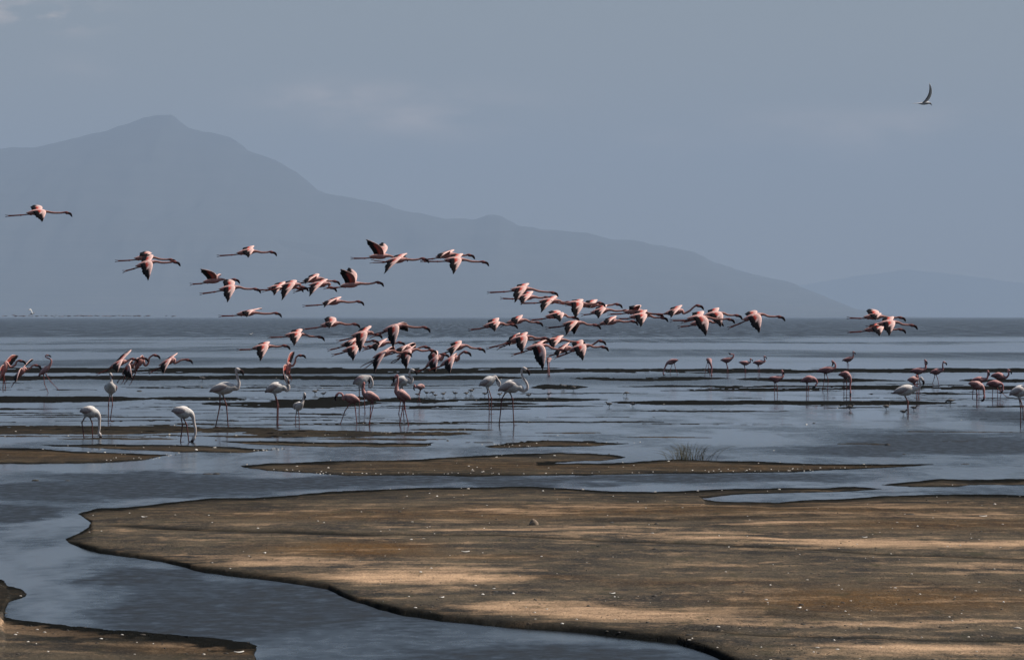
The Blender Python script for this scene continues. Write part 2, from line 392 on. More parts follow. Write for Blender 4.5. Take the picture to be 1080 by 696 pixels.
# ------------------------------------------------------------------ mountains
m_rock, nt, bs = mat('hillside')
geo = node(nt, 'ShaderNodeNewGeometry')
a = wnoise(.0022, .0008, 6, .68)
cc = nmix(nt, nrange(nt, a, .4, .6), (.004, .010, .012), (.075, .075, .066))
nt.links.new(cc, bs.inputs['Base Color']); bs.inputs['Roughness'].default_value = .95
def ridge(name, sil, D0, depth, seed, rough, foot=0.):
    pu = np.array([p[0] for p in sil], float); pv = np.array([p[1] for p in sil], float)
    us = np.arange(pu[0], pu[-1] + .1, 3.0)
    n = 70
    t = np.linspace(-1, 1, n)            # -1 = foot towards the lake, 0 = crest, 1 = far foot
    TT, UU2 = np.meshgrid(t, us, indexing='ij')
    top = (HOR - np.interp(UU2, pu, pv)) / F * D0 + CAMH
    Xw = (UU2 - 540) / F * D0
    Yw = D0 + TT * depth
    prof = np.clip(1 - np.abs(TT), 0, 1) ** 1.15
    g = fbm(Xw / 900, Yw / 1800, seed, 5, .55)
    gul = 1 - np.abs(fbm(Xw / 520 + .5 * g, Yw / 3000, seed + 7, 4, .55)) * 1.6
    zz = top * prof * (1 + rough * (1 - prof) * (g * .9 + (gul - .6) * .8)) + rough * (22 * fbm(Xw / 160, Yw / 260, seed + 20, 3) + 11 * fbm(Xw / 45, Yw / 90, seed + 25, 3)) * prof ** .3
    zz = np.where((np.abs(TT) > .985), -30, np.maximum(zz, -20))
    Vm = np.stack([Xw, Yw, zz], -1).reshape(-1, 3)
    o = grid_obj(name, Vm, n, len(us), m_rock)
    tag(o, kind='structure')
ridge('mountain', [(-700,330),(-560,250),(-400,190),(-250,160),(-120,166),(-40,158),(0,155),(40,152),(90,142),(130,130),(155,123),(172,119.5),(183,118),(190,123),(200,131),(225,137),(242,141),(256,150),(262,157),(290,168),(312,180),(335,200),(350,204),(380,209),(430,221),(470,228),(500,231),(515,226),(528,225),(545,236),(580,242),(620,246),(645,251),(680,255),(700,259),(730,266),(755,278),(775,284),(800,290),(830,296),(850,307),(868,322),(885,334),(900,338)], 23000, 5200, 3, .55)
ridge('hills', [(-700,325),(-500,270),(-300,247),(-100,243),(60,246),(160,243),(260,248),(380,262),(470,282),(560,300),(640,315),(720,336)], 20300, 1500, 31, .3)
ridge('far_hills', [(760,300),(850,300),(880,294),(930,287),(960,284),(990,287),(1030,292),(1080,298),(1150,306),(1260,318),(1400,334)], 38000, 1300, 57, .4)

# ------------------------------------------------------------------ haze
m_haze = bpy.data.materials.new('haze'); m_haze.use_nodes = True
nt = m_haze.node_tree; nt.nodes.clear()
pv_ = node(nt, 'ShaderNodeVolumePrincipled', {'Color': (.436, .562, .742, 1), 'Density': 7.2e-5, 'Anisotropy': 0.0})
out = node(nt, 'ShaderNodeOutputMaterial'); nt.links.new(pv_.outputs[0], out.inputs['Volume'])
x0, x1, y0, y1, z0, z1 = -39500, 39500, -600, 39500, -31.5, 1250
hv = [(x0,y0,z0),(x1,y0,z0),(x1,y1,z0),(x0,y1,z0),(x0,y0,z1),(x1,y0,z1),(x1,y1,z1),(x0,y1,z1)]
hf = [(0,3,2,1),(4,5,6,7),(0,1,5,4),(1,2,6,5),(2,3,7,6),(3,0,4,7)]
hz = mesh_obj('haze', hv, hf, m_haze, smooth=False)
tag(hz, kind='stuff')
# ------------------------------------------------------------------ bird building
m_bird, nt, bs = mat('plumage')
att = node(nt, 'ShaderNodeAttribute', attribute_name='tint')
geo = node(nt, 'ShaderNodeTexCoord')
f1 = node(nt, 'ShaderNodeTexNoise', {'Vector': geo.outputs['Object'], 'Scale': 26.0, 'Detail': 3.0}).outputs[0]
v_ = nrange(nt, f1, .3, .7, .72, 1.12)
mixc = node(nt, 'ShaderNodeVectorMath', {0: att.outputs['Color']}, operation='SCALE'); nt.links.new(v_, mixc.inputs['Scale'])
nt.links.new(mixc.outputs[0], bs.inputs['Base Color'])
bs.inputs['Roughness'].default_value = .7
bs.inputs['Specular IOR Level'].default_value = .08

PALE = dict(body=(.84,.49,.45), under=(.36,.13,.11), neck=(.50,.25,.21), head=(.24,.085,.075), bill=(.03,.012,.012), leg=(.15,.045,.038), black=(.010,.008,.009), red=(.70,.11,.08), wing=(.90,.60,.54), tail=(.6,.35,.3))  # under: wing lining; on the body, underside shade put into the colour
ROSE = dict(body=(.58,.34,.33), under=(.10,.035,.04), neck=(.40,.17,.17), head=(.50,.26,.25), bill=(.015,.008,.01), leg=(.18,.055,.055), black=(.015,.01,.012), red=(.55,.08,.08), wing=(.46,.23,.23), tail=(.10,.03,.035))  # lit pale back and shaded maroon underside are put into these colours
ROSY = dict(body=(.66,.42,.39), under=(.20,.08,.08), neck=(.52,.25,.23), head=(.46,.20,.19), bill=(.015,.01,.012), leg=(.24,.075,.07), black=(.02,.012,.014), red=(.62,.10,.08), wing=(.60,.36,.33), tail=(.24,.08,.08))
WHITE = dict(body=(.80,.76,.72), under=(.50,.47,.45), neck=(.66,.58,.54), head=(.70,.62,.58), bill=(.04,.02,.02), leg=(.17,.075,.07), black=(.03,.025,.025), red=(.55,.25,.22), wing=(.76,.70,.66), tail=(.26,.15,.15))  # greyer under: backlit flank shade painted into white plumage

class MB:
    def __init__(s): s.v = []; s.f = []; s.c = []
    def add(s, vs, fs, cs):
        o = len(s.v); s.v += [tuple(x) for x in vs]; s.c += [tuple(x) for x in cs]
        s.f += [tuple(i + o for i in q) for q in fs]

def cat(pts, n):
    """Catmull-Rom through rows of control values -> n rows"""
    P = np.array(pts, float)
    P = np.vstack([2 * P[0] - P[1], P, 2 * P[-1] - P[-2]])
    seg = np.linalg.norm(np.diff(P[1:-1, :3], axis=0), axis=1); seg = np.maximum(seg, 1e-4)
    cum = np.concatenate([[0], np.cumsum(seg)])
    out = []
    for s in np.linspace(0, cum[-1], n):
        i = min(int(np.searchsorted(cum, s, 'right')) - 1, len(seg) - 1)
        t = (s - cum[i]) / seg[i]
        a, b, c, d = P[i:i + 4]
        q = .5 * (2 * b + (c - a) * t + (2 * a - 5 * b + 4 * c - d) * t * t + (3 * b - a - 3 * c + d) * t ** 3)
        lo = np.minimum(b, c)[3:]; hi = np.maximum(b, c)[3:]
        q[3:] = np.clip(q[3:], lo, hi)
        out.append(q)
    return np.array(out)

def loft(mb, rows, n, seg=10, dorsal=None):
    """rows: x,y,z, half height, half width, r,g,b, belly r,g,b ; one closed tapering tube"""
    Q = cat(rows, n)
    P = Q[:, :3]
    T = np.gradient(P, axis=0); T /= np.maximum(np.linalg.norm(T, axis=1), 1e-9)[:, None]
    side = np.array([0, 1., 0]) if dorsal is None else np.cross(dorsal, T[0])
    vs, cs = [], []
    for i in range(n):
        s_ = side - T[i] * side.dot(T[i]); L = np.linalg.norm(s_)
        if L < 1e-3: s_ = np.array([1., 0, 0]); L = 1
        side = s_ / L
        up = np.cross(T[i], side)
        for k in range(seg):
            a = 2 * math.pi * k / seg
            vs.append(P[i] + side * math.cos(a) * Q[i, 4] + up * math.sin(a) * Q[i, 3] * 1.0)
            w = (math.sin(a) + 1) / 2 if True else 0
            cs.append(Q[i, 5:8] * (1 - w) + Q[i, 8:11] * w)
    fs = []
    for i in range(n - 1):
        for k in range(seg):
            fs.append((i * seg + k, i * seg + (k + 1) % seg, (i + 1) * seg + (k + 1) % seg, (i + 1) * seg + k))
    fs.append(tuple(range(seg))[::-1]); fs.append(tuple((n - 1) * seg + k for k in range(seg)))
    mb.add(vs, fs, cs)

def row(p, h, w, c, b=None):
    b = c if b is None else b
    return [p[0], p[1], p[2], h, w, *c, *b]

def norm(v):
    return v / max(np.linalg.norm(v), 1e-9)

def wing(mb, sh, tip, back, pal, k=1.0, lift=.06, up=np.array([0, 0, 1.]), spread=1.0):
    """one spread wing: coverts in front, dark flight feathers behind with a notched trailing edge"""
    d = tip - sh; L = np.linalg.norm(d)
    wr = sh + d * .46 + up * lift * k - back * .07 * k
    n = 19
    vs, cs = [], []
    for i in range(n):
        s = i / (n - 1)
        p = (1 - s) ** 2 * sh + 2 * s * (1 - s) * (2 * wr - .5 * (sh + tip)) + s * s * tip
        ds = -2 * (1 - s) * sh + 2 * (1 - 2 * s) * (2 * wr - .5 * (sh + tip)) + 2 * s * tip
        sp_ = norm(ds)
        cdir = norm(back * (1 - .55 * s * s) + sp_ * (.10 + .75 * s ** 3))
        nrm = norm(np.cross(sp_, cdir))
        if nrm.dot(up) < 0: nrm = -nrm
        ch = (.215 + .045 * math.sin(s * 3.0) - .0 * s) * k * (1 - max(0, s - .62) / .38 * .78) * spread
        if i % 2 and s > .45: ch *= .90
        if i % 2 and s <= .45: ch *= .97
        thick = .016 * k * (1 - .7 * s)
        le = p - cdir * ch * .16
        prof = [(0, 0), (.07, .9), (.25, .8), (.45, .35), (.62, .15), (.82, .06), (1, 0), (.82, -.06), (.62, -.12), (.45, -.18), (.25, -.25), (.07, -.5)]
        for (f, t) in prof:
            camb = -.10 * ch * (f - .1) ** 2
            vs.append(le + cdir * ch * f + nrm * (t * thick + camb))
            topside = t >= 0
            lim = .52 if s < .5 else .52 - .75 * (s - .5)
            if s > .86: lim = .0
            if f > lim: c = pal['black']
            else:
                c = pal['wing'] if topside else pal['under']
                if topside and .12 < s < .46 and .36 < f: c = pal['red']
                if (not topside) and f > .3: c = pal['red']
            cs.append(c)
    m = 12; fs = []
    for i in range(n - 1):
        for q in range(m):
            fs.append((i * m + q, i * m + (q + 1) % m, (i + 1) * m + (q + 1) % m, (i + 1) * m + q))
    fs.append(tuple(range(m))[::-1]); fs.append(tuple((n - 1) * m + q for q in range(m)))
    mb.add(vs, fs, cs)

def leg(mb, pts, pal, k=1.0, foot=None, r=.0115):
    """thigh, shank, the knobbly joint and a webbed foot; pts hip, joint, ankle"""
    hip, kn, an = [np.array(p, float) for p in pts]
    c, j = pal['leg'], tuple(x * .7 for x in pal['leg'])
    r *= k
    rows = [row(hip, .034 * k, .03 * k, pal['under']), row(hip * .8 + kn * .2, .019 * k, .018 * k, pal['under']), row(hip * .6 + kn * .4, r * 1.1, r * 1.1, c), row(hip * .08 + kn * .92, r, r, c), row(kn, r * 1.6, r * 1.5, j), row(kn * .9 + an * .1, r, r, c), row(an * .9 + kn * .1, r * .9, r * .9, j), row(an, r * 1.0, r * 1.0, j)]
    loft(mb, rows, 22, 7)
    if foot is not None:
        fd = norm(np.array(foot, float)); sd = norm(np.cross(fd, [0, 0, 1.])) if abs(fd[2]) < .9 else np.array([0, 1., 0])
        up = np.cross(sd, fd)
        t0 = an - fd * .012 * k
        vs = []
        for hgt in (.006, -.004):
            for (a, b) in ((0, .008), (.055, .035), (.075, .012), (.085, 0), (.075, -.012), (.055, -.035), (0, -.008)):
                vs.append(t0 + fd * a * k + sd * b * k + up * hgt * k)
        n = 7; fs = [tuple(range(n))[::-1], tuple(range(n, 2 * n))] + [(q, (q + 1) % n, n + (q + 1) % n, n + q) for q in range(n)]
        mb.add(vs, fs, [j] * len(vs))

def head(rows, h, ang, pal, k, flip):
    """skull then the bent-down bill; ang = pointing of the face in degrees above the horizontal"""
    a = R(ang); d = np.array([math.cos(a) * flip, 0, math.sin(a)])
    b = R(ang - 48); e = np.array([math.cos(b) * flip, 0, math.sin(b)])
    rows.append(row(h - d * .035 * k, .022 * k, .019 * k, pal['head']))
    rows.append(row(h, .034 * k, .026 * k, pal['head']))
    rows.append(row(h + d * .03 * k, .030 * k, .022 * k, pal['head']))
    rows.append(row(h + d * .052 * k, .027 * k, .020 * k, pal['bill']))
    q = h + d * .085 * k + e * .01 * k
    rows.append(row(q, .027 * k, .019 * k, pal['bill']))
    rows.append(row(q + e * .045 * k, .019 * k, .014 * k, pal['black']))
    rows.append(row(q + e * .075 * k, .004 * k, .004 * k, pal['black']))

def put(mb, name, loc, mtl=None):
    o = mesh_obj(name, mb.v, mb.f, mtl or m_bird, mb.c)
    o.location = loc
    # outward normals
    import bmesh
    bm = bmesh.new(); bm.from_mesh(o.data); bmesh.ops.recalc_face_normals(bm, faces=bm.faces[:]); bm.to_mesh(o.data); bm.free()
    return o

# ---- a flying flamingo from measured points on its own side view
def flying(feet, body, hd, near=None, far=None, D=108, neck=None, legs=None, pal=PALE, ang=-12, lab='', group='flamingos flying past low over the lake', bl=1.0, flip=1):
    s = D / F
    B = np.array(body, float)
    def loc(p, y=0.): return np.array([(p[0] - B[0]) * s, y, -(p[1] - B[1]) * s])
    H, Ft = loc(hd), loc(feet)
    ax = norm(norm(H) * .5 - norm(Ft) * .8)
    hb = .185 * bl
    tl, ch = -ax * hb * 1.15, ax * hb
    up = np.array([-ax[2], 0, ax[0]]) * (1 if ax[0] > 0 else -1)
    P = pal
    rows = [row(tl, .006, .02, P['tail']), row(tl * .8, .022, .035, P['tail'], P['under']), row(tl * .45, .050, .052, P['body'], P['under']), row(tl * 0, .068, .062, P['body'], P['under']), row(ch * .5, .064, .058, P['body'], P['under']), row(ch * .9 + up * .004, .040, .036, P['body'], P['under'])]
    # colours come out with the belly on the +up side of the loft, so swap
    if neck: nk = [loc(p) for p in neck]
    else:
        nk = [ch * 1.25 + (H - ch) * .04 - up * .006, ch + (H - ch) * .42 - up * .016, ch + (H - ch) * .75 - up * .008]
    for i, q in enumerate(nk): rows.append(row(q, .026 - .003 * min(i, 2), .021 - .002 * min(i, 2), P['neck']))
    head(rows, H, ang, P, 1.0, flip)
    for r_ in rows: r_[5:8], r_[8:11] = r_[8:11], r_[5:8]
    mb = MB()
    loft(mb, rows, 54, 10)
    hip = tl * .45 - up * .03
    for j, sy in enumerate((-1, 1)):
        an = loc((legs or [feet, feet])[j]) if legs else Ft + up * (.010 * sy)
        an = an - norm(an - hip) * .05
        kn = hip + (an - hip) * .46 + np.array([0, .012 * sy, 0]) - up * .006
        leg(mb, [hip + np.array([0, .022 * sy, 0]), kn, an + np.array([0, .022 * sy, 0])], P, 1.0, an - kn + up * .04 * sy, r=.0105)
    for pt, sy in ((near, -1), (far, 1)):
        sh = ch * .42 + up * .035 + np.array([0, .045 * sy, 0])
        if pt is None:
            rr = random.Random(int(body[0] * 10)); pt = (body[0] + rr.uniform(-2, 4), body[1] + rr.uniform(-3, 2) * (1 if sy > 0 else -1) + (0 if sy < 0 else -2))
        tp = loc(pt)
        v = tp - sh; v[1] = 0
        L = .53
        m = math.hypot(v[0], v[2])
        yy = math.sqrt(max(L * L - m * m, .12 ** 2))
        v[1] = yy * sy
        lift = .07 if v[2] < 0.05 else .03
        wing(mb, sh, sh + v, -ax, P, 1.0, lift, up)
    o = put(mb, 'flying_flamingo', (X(B[0], D), D, Z(B[1], D)))
    return tag(o, lab, 'flamingo', group)

# ---- a flamingo on the ground
def standing(tail, body, chest, neck, hd, ang, legs, pal=ROSE, flip=1, k=1.0, lab='', group='flamingos wading in the shallows', depth=0., D=None, foot=True, hb=.115, wings=True, extra=None):
    """legs: list of pixel polylines joint, foot ; depth = how much of the body runs away from the viewer"""
    v0 = max(l[-1][1] for l in legs)
    D = D or DG(v0)
    s = D / F
    B = np.array([legs[0][-1][0], v0], float)
    def loc(p, y=0.): return np.array([(p[0] - B[0]) * s, y, -(p[1] - B[1]) * s])
    P = pal
    T_, M_, C_ = loc(tail, depth), loc(body), loc(chest, -depth * .8)
    ax = norm(C_ - T_)
    hk = hb * k
    w = .85
    rows = [row(T_, .008 * k, .012 * k, P['tail']), row(T_ * .7 + M_ * .3, hk * .40, hk * .38, P['tail'], P['under']), row(T_ * .35 + M_ * .65, hk * .80, hk * .72, P['body'], P['under']), row(M_, hk, hk * w, P['body'], P['under']), row(M_ * .5 + C_ * .5, hk * .93, hk * w * .9, P['body'], P['under']), row(C_, hk * .55, hk * .5, P['body'], P['under'])]  # body to under: lit back fading to a painted underside shade
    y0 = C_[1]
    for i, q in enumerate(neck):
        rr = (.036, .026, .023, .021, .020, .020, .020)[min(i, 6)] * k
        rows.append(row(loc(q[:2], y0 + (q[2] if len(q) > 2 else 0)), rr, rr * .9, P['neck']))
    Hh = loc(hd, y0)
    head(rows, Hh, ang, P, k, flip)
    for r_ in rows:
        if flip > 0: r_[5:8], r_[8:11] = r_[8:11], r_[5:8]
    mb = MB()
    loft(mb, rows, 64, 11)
    if flip < 0: pass
    if wings:       # folded wings, tertials drooping over the tail
        sdv = norm(np.cross(ax, [0, 0, 1.]))
        for sy in (-1, 1):
            off = sdv * sy * hk * .62
            a_ = M_ * .25 + C_ * .75 + off * .7 + np.array([0, 0, hk * .25])
            b_ = M_ + off + np.array([0, 0, hk * .22])
            c_ = T_ * .6 + M_ * .4 + off * .8 + np.array([0, 0, hk * .12])
            d_ = T_ + off * .25 - np.array([0, 0, hk * .12])
            wr_ = [row(a_, .02 * k, .01 * k, P['wing']), row(b_, hk * .62, hk * .30, P['wing']), row(c_, hk * .5, hk * .26, P['wing'], P['tail']), row(d_, .012 * k, .010 * k, P['tail'], P['black'])]
            wr_[0][8:11] = list(P['tail']); wr_[1][8:11] = list(P['tail'])  # lower half takes the dark tail colour as painted shade, top stays lit
            if flip < 0:
                for r_ in wr_: r_[5:8], r_[8:11] = r_[8:11], r_[5:8]
            loft(mb, wr_, 16, 9)
    for j, l in enumerate(legs):
        sy = -1 if j == 0 else 1
        pts = [loc(p) for p in l]
        hip = M_ * .8 + T_ * .2 + np.array([0, 0, -hk * .72]); hip[1] += .03 * sy * k
        hip[0] += (pts[0][0] - hip[0]) * .35
        kn = pts[0] + np.array([0, .03 * sy, 0]); an = pts[-1] + np.array([0, .03 * sy, 0]); 
        leg(mb, [hip, kn, an], P, k, (flip, 0, -.05) if foot else None)
    if extra: extra(mb, loc, P)
    o = put(mb, 'flamingo', (X(B[0], D), D, 0.0))
    return tag(o, lab, 'flamingo', group)
# ================================================================== the birds in the air
A = flying
A((6.5,228),(38,224),(70,224.5),(47.6,233.6),(33,216),D=110,lab='lone flamingo flying near the left edge, apart from the flock, wing tip down')
A((122.3,275.4),(151.5,272),(180,274),(157,271),(150,265),D=111,lab='upper flamingo of the overlapping pair flying before the big mountain slope')
A((130,286.5),(153,278.5),(184,276.5),(158.4,295),(155,268),D=107,lab='lower flamingo of the pair before the mountain, near wing hanging straight down')
A((229.7,270),(259.5,266),(286,266),(264,271.4),(262,262),D=112,lab='flamingo gliding alone with level wings, highest above the first tight bunch')
A((201,300),(224,296),(247,295),(213.7,284),(228,289),D=112,lab='flamingo with a black-tipped wing swept up and back, rearmost of the first bunch')
A((211.5,310),(241,304),(269,305),(242,318),(237,294.6),D=108,lab='flamingo with one wing up and one down, under the rearmost bunch bird')
A((231.5,333.5),(259.6,330.5),(291,330.5),(262.6,333.8),(275,325.7),D=110,lab='flamingo skimming level right along the horizon line with its far wing forward')
A((271.5,306),(292,303.3),(314,304),(291,311),(297,297),D=112,lab='partly hidden flamingo at the back of the bunch of three just above the mountain foot')
A((277.5,307),(306,300.8),(319,303),(299,316),(304,296),D=107,bl=.9,lab='middle flamingo of the overlapping bunch, broad black wing pushed down')
A((314.5,299),(329,295.2),(352.8,296.8),(324,299),(330,289),D=113,lab='small looking flamingo flying just above and behind the front bird of the bunch')
A((310,308),(336,300),(349,303.5),(328,312),(340,295),D=107,lab='flamingo with white-edged wing down, directly behind the bird with both wings raised')
A((342,304),(369.3,300.3),(398.5,298),(361,284.3),(367.8,282.4),D=106,lab='flamingo with both dark wings raised together, flying at the front of the left bunch')
A((320,322.8),(350,318.8),(378,318.2),(343.5,323.8),(355.7,313.5),D=112,lab='flamingo flying alone between the wing-raised bird and the horizon')
A((319.3,347.5),(348,342),(373.8,342),(349,345.5),(344.6,334.3),D=110,lab='flamingo just below the horizon with a dark wing tip poking up behind its back')
A((370.7,272.7),(399.5,270.2),(424,271.5),(387.8,253.2),(403,255.6),D=108,lab='flamingo with long black wings held high in a V, highest bird in the centre')
A((390.7,277.3),(418,274.5),(446,273),(406.7,288.2),(426.7,270),D=106,legs=[(390.7,277.3),(392,274.6)],lab='flamingo just in front of the high V-winged bird, wing stretched down and back')
A((444.2,274.4),(469.5,269.5),(494.8,269.2),(464,272.5),(475,263.8),D=110,lab='upper flamingo of the leading high pair, wings nearly edge on')
A((444.5,275.8),(479,274),(509.4,276.4),(479.2,288.6),(483,270),D=107,lab='lower flamingo of the leading high pair, wing pointing straight down')
A((283,356),(310.4,353.1),(336.3,355.4),(311.9,363.8),(312.6,347),D=110,lab='flamingo over the dark open water, left of the dense middle cluster, wing half down')
A((250.4,369),(276.3,366),(300,364.7),(276.3,379.8),(277,361),D=109,lab='leftmost low flamingo over calm water, black wing tip straight down')
A((355.6,360),(380.7,352.5),(397,353),(380.7,370.2),(388,343.6),D=106,lab='top flamingo of the three stacked ones in the low cluster, long wing hanging')
A((346,369.5),(369,362),(394,359.6),(368,367),(375,356.5),D=110,lab='middle flamingo of the three stacked ones in the low cluster')
A((350.4,374.6),(371,367.8),(390,365.5),(373.8,379.3),(376,363),D=107,lab='lowest flamingo of the three stacked ones in the low cluster, black wing tip down')
A((390.2,356.5),(414,345.8),(448,345.6),(415.5,366),(430,348.5),D=104,legs=[(390.2,356.5),(388,353.5)],ang=-20,lab='large flamingo below the horizon with a long black and red wing drooping straight down')
A((380.6,386.5),(403,373.8),(428,372),(395.6,392),(416,371),D=104,legs=[(380.6,386.5),(384,389.5)],lab='flamingo low on the left of the centre cluster with legs split and black wing down')
A((382.4,369.1),(399.3,363.5),(421.5,361.3),(398,369),(405,358.5),D=112,lab='small looking flamingo tucked under the large drooping-winged bird')
A((412.5,381.7),(428,372.5),(454.6,369.5),(429.3,388.3),(436.5,366),D=106,legs=[(412.5,381.7),(414,384)],lab='flamingo in the centre cluster with V-split legs and pointed black wing down')
A((403,375.5),(424.5,368.5),(448.6,366),(423,372.5),(438,366.5),D=110,neck=[(434,370),(439,368.5),(443,366.5)],lab='flamingo behind the V-legged bird, its neck lifting upward')
A((439.6,392.5),(457.5,380.8),(468,374),(460,391.8),(454.6,371.3),D=106,neck=[(465,380),(466.8,378),(467.6,376)],lab='flamingo rising steeply with a black and red wing behind, feet lowest of the centre cluster')
A((460.6,375),(481,366.8),(505.8,368),(476.3,374.8),(478,363.5),D=108,lab='flamingo leading the centre cluster on its upper side, neck straight out')
A((451,390.8),(474,380.5),(490.7,371.5),(475,392.8),(480,380),D=105,neck=[(481,380.5),(484,378.5),(484.5,374.5)],lab='flamingo with S-bent neck and wing down, at the lower front of the centre cluster')
A((514.5,308.7),(549,305),(582.5,308.7),(543.8,318.5),(553,302),D=106,lab='topmost flamingo of the long right-hand line, red patch on its lowered wing')
A((528.3,314.8),(554,313.5),(576.2,313.7),(550.9,320.8),(557,310),D=111,lab='dull flamingo right beneath the topmost one of the long line')
A((549.3,320),(578.5,317.5),(599,319),(571.4,329),(584.9,312),D=108,lab='flamingo in the long line with black wing tip down, behind and below the topmost pair')
A((582,318.5),(607,320.2),(632.3,319.6),(607,335.3),(609,316),D=107,lab='dark flamingo with a broad black wing dropped to the horizon line')
A((597,321.5),(621.2,321.8),(650.5,321),(622,324),(626,319),D=112,lab='flamingo with folded looking wings flying level in front of the broad black wing')
A((558.8,338),(585,333),(605,335),(591,338.5),(581,328),D=109,lab='flamingo on the horizon line with legs angled down, below the long line')
A((613.3,332.4),(632.5,328.2),(659.7,327.7),(631.2,335.3),(636,325.5),D=110,lab='flamingo on the horizon in front of the broad black wing, short wing down')
A((494.7,348.2),(519.2,342.7),(540,342.5),(522.4,348.8),(520,338.5),D=110,lab='rear flamingo of the two gliding nose to tail just under the horizon')
A((528,343.5),(543.5,339),(566.7,340.3),(545,341),(547,336.5),D=111,lab='front flamingo of the two gliding nose to tail just under the horizon, wings edge on')
A((576.2,346.1),(603.5,341.2),(627.5,343),(597.5,352.8),(606.5,352),D=107,lab='flamingo under the horizon showing both black wings hanging like a fork')
A((626,343),(642.4,339.8),(667,339),(640,341.8),(646,337.3),D=112,lab='flamingo gliding edge on in front of the fork-winged bird')
A((513.7,367.5),(548.5,357),(574.6,356.8),(550.9,371.8),(551,351.5),D=106,lab='flamingo with long legs trailing down, over calm water, rear of the lower right cluster')
A((524.5,367.5),(541,359.8),(571,358),(538,364),(545,355),D=109,lab='flamingo half hidden behind the long-legged rear bird of the lower right cluster')
A((564,361.5),(584.9,359),(611.7,360.7),(583,367.8),(590,354.5),D=109,lab='dark flamingo over calm water at the top of the lower right cluster')
A((539.8,374.6),(565,366),(592,369),(573,389),(575,363),D=104,lab='flamingo with the longest lowered wing, black and red, reaching down to the mud bar')
A((577,376),(593,369.3),(633,359.8),(588,376),(599,366),D=108,neck=[(604,367.5),(613,367),(624,364)],bl=.9,lab='flamingo with lifted neck at the front of the lower right cluster, above its twin')
A((584.9,377.5),(609.5,367),(635.5,366),(614.9,379),(607,362.5),D=105,lab='foremost flamingo of the lower right cluster, pale wing edge and black tip down')
A((641.4,331.6),(668,328.5),(694.3,331.8),(667,324.5),(671,324.5),D=109,lab='flamingo with a flat dark raised wing crossing the horizon line')
A((650.6,336.4),(674,333.5),(698.4,335.2),(676,343.8),(678,330),D=108,lab='flamingo flying directly beneath the one with the flat dark wing')
A((683,330.9),(711,329),(736,322.5),(707.6,334.4),(716,325.5),D=108,neck=[(721,330.5),(727,328),(731,324.5)],lab='flamingo with its neck curved upward, alone above the horizon on the right')
A((707.6,338.3),(735,335.3),(768.7,336.8),(744.2,353),(736,331),D=105,lab='flamingo on the horizon, nearest of the right trio, pale wing lowered with dark tip')
A((715.7,345),(738,340.3),(757,340),(739,345),(743,337),D=109,lab='flamingo hidden behind the nearest bird of the right trio, legs showing beneath')
A((719,340),(751.4,331.8),(776.8,332.8),(759.5,343.8),(753,328),D=108,lab='front flamingo of the right trio, slightly higher, back on the horizon')
A((768.3,346),(793,334.5),(821.6,334.2),(800.2,350),(790,329),D=105,lab='foremost flamingo of the long line, flying alone with a pointed wing down')
A((894.1,335.4),(921,334),(949.3,335),(922,337),(918.3,326),D=110,lab='top flamingo of the far right trio, far wing up above the horizon')
A((914,345),(935.5,340.8),(961.5,343.2),(936.7,353.3),(938,337),D=107,lab='front flamingo of the far right trio, wing lowered')
A((894,350.6),(921.7,347),(949.3,347.5),(926.3,353.5),(925,344),D=109,lab='lowest flamingo of the far right trio, gliding with level wings')
TK = 'flamingos running and beating their wings to take off'
A((5,414),(4,390),(21.4,380.6),(1,406.7),(16.5,375),D=112,legs=[(3,413),(6,412)],neck=[(11,387),(16,385),(17.5,381.5)],group=TK,lab='flamingo cut by the left edge, taking off with its pink wing up')
A((12,407.6),(22,393),(38,385.5),(19.5,402.3),(33,379),D=118,legs=[(12,407.6),(14.5,404.5)],neck=[(28,390),(32,388),(34,386)],group=TK,bl=.8,lab='flamingo taking off second from the left edge, wing forward and up')
A((102,394.8),(124.4,383.8),(140,378.6),(126,392),(137,368.5),D=114,neck=[(131,382.5),(135,380.5),(137,379)],group=TK,lab='rear flamingo of the crowded take-off group with its pale wing raised')
A((126,402),(134,389.2),(150.7,377.7),(141,398),(138,383),D=114,legs=[(123.5,403),(129,405)],neck=[(139,385.5),(142,383.5),(144,379.5)],bl=.8,group=TK,lab='middle flamingo of the crowded take-off group, black wing down, legs dangling')
A((138,404),(146.5,383.5),(163.3,374.8),(143,388),(151,381),D=116,legs=[(131,404.5),(137,406.3)],neck=[(153,385.5),(156.5,383),(157.5,377.5)],bl=.8,group=TK,lab='front flamingo of the crowded take-off group, neck in a tall S')
A((157.5,393.5),(176.5,382),(197.4,379.6),(174,393.5),(184.7,373),D=114,neck=[(184,383),(188,381.5),(191,379.8)],group=TK,lab='flamingo flying low just ahead of the crowded take-off group, black wing down')
A((306.7,403),(303.5,389),(316.3,375),(302,400),(309.2,371),D=115,legs=[(304,404),(308,402.5)],neck=[(308,386),(311,382.5),(312,377.5)],bl=.75,group=TK,ang=0,lab='flamingo landing upright above the white bird, pink wing straight up')

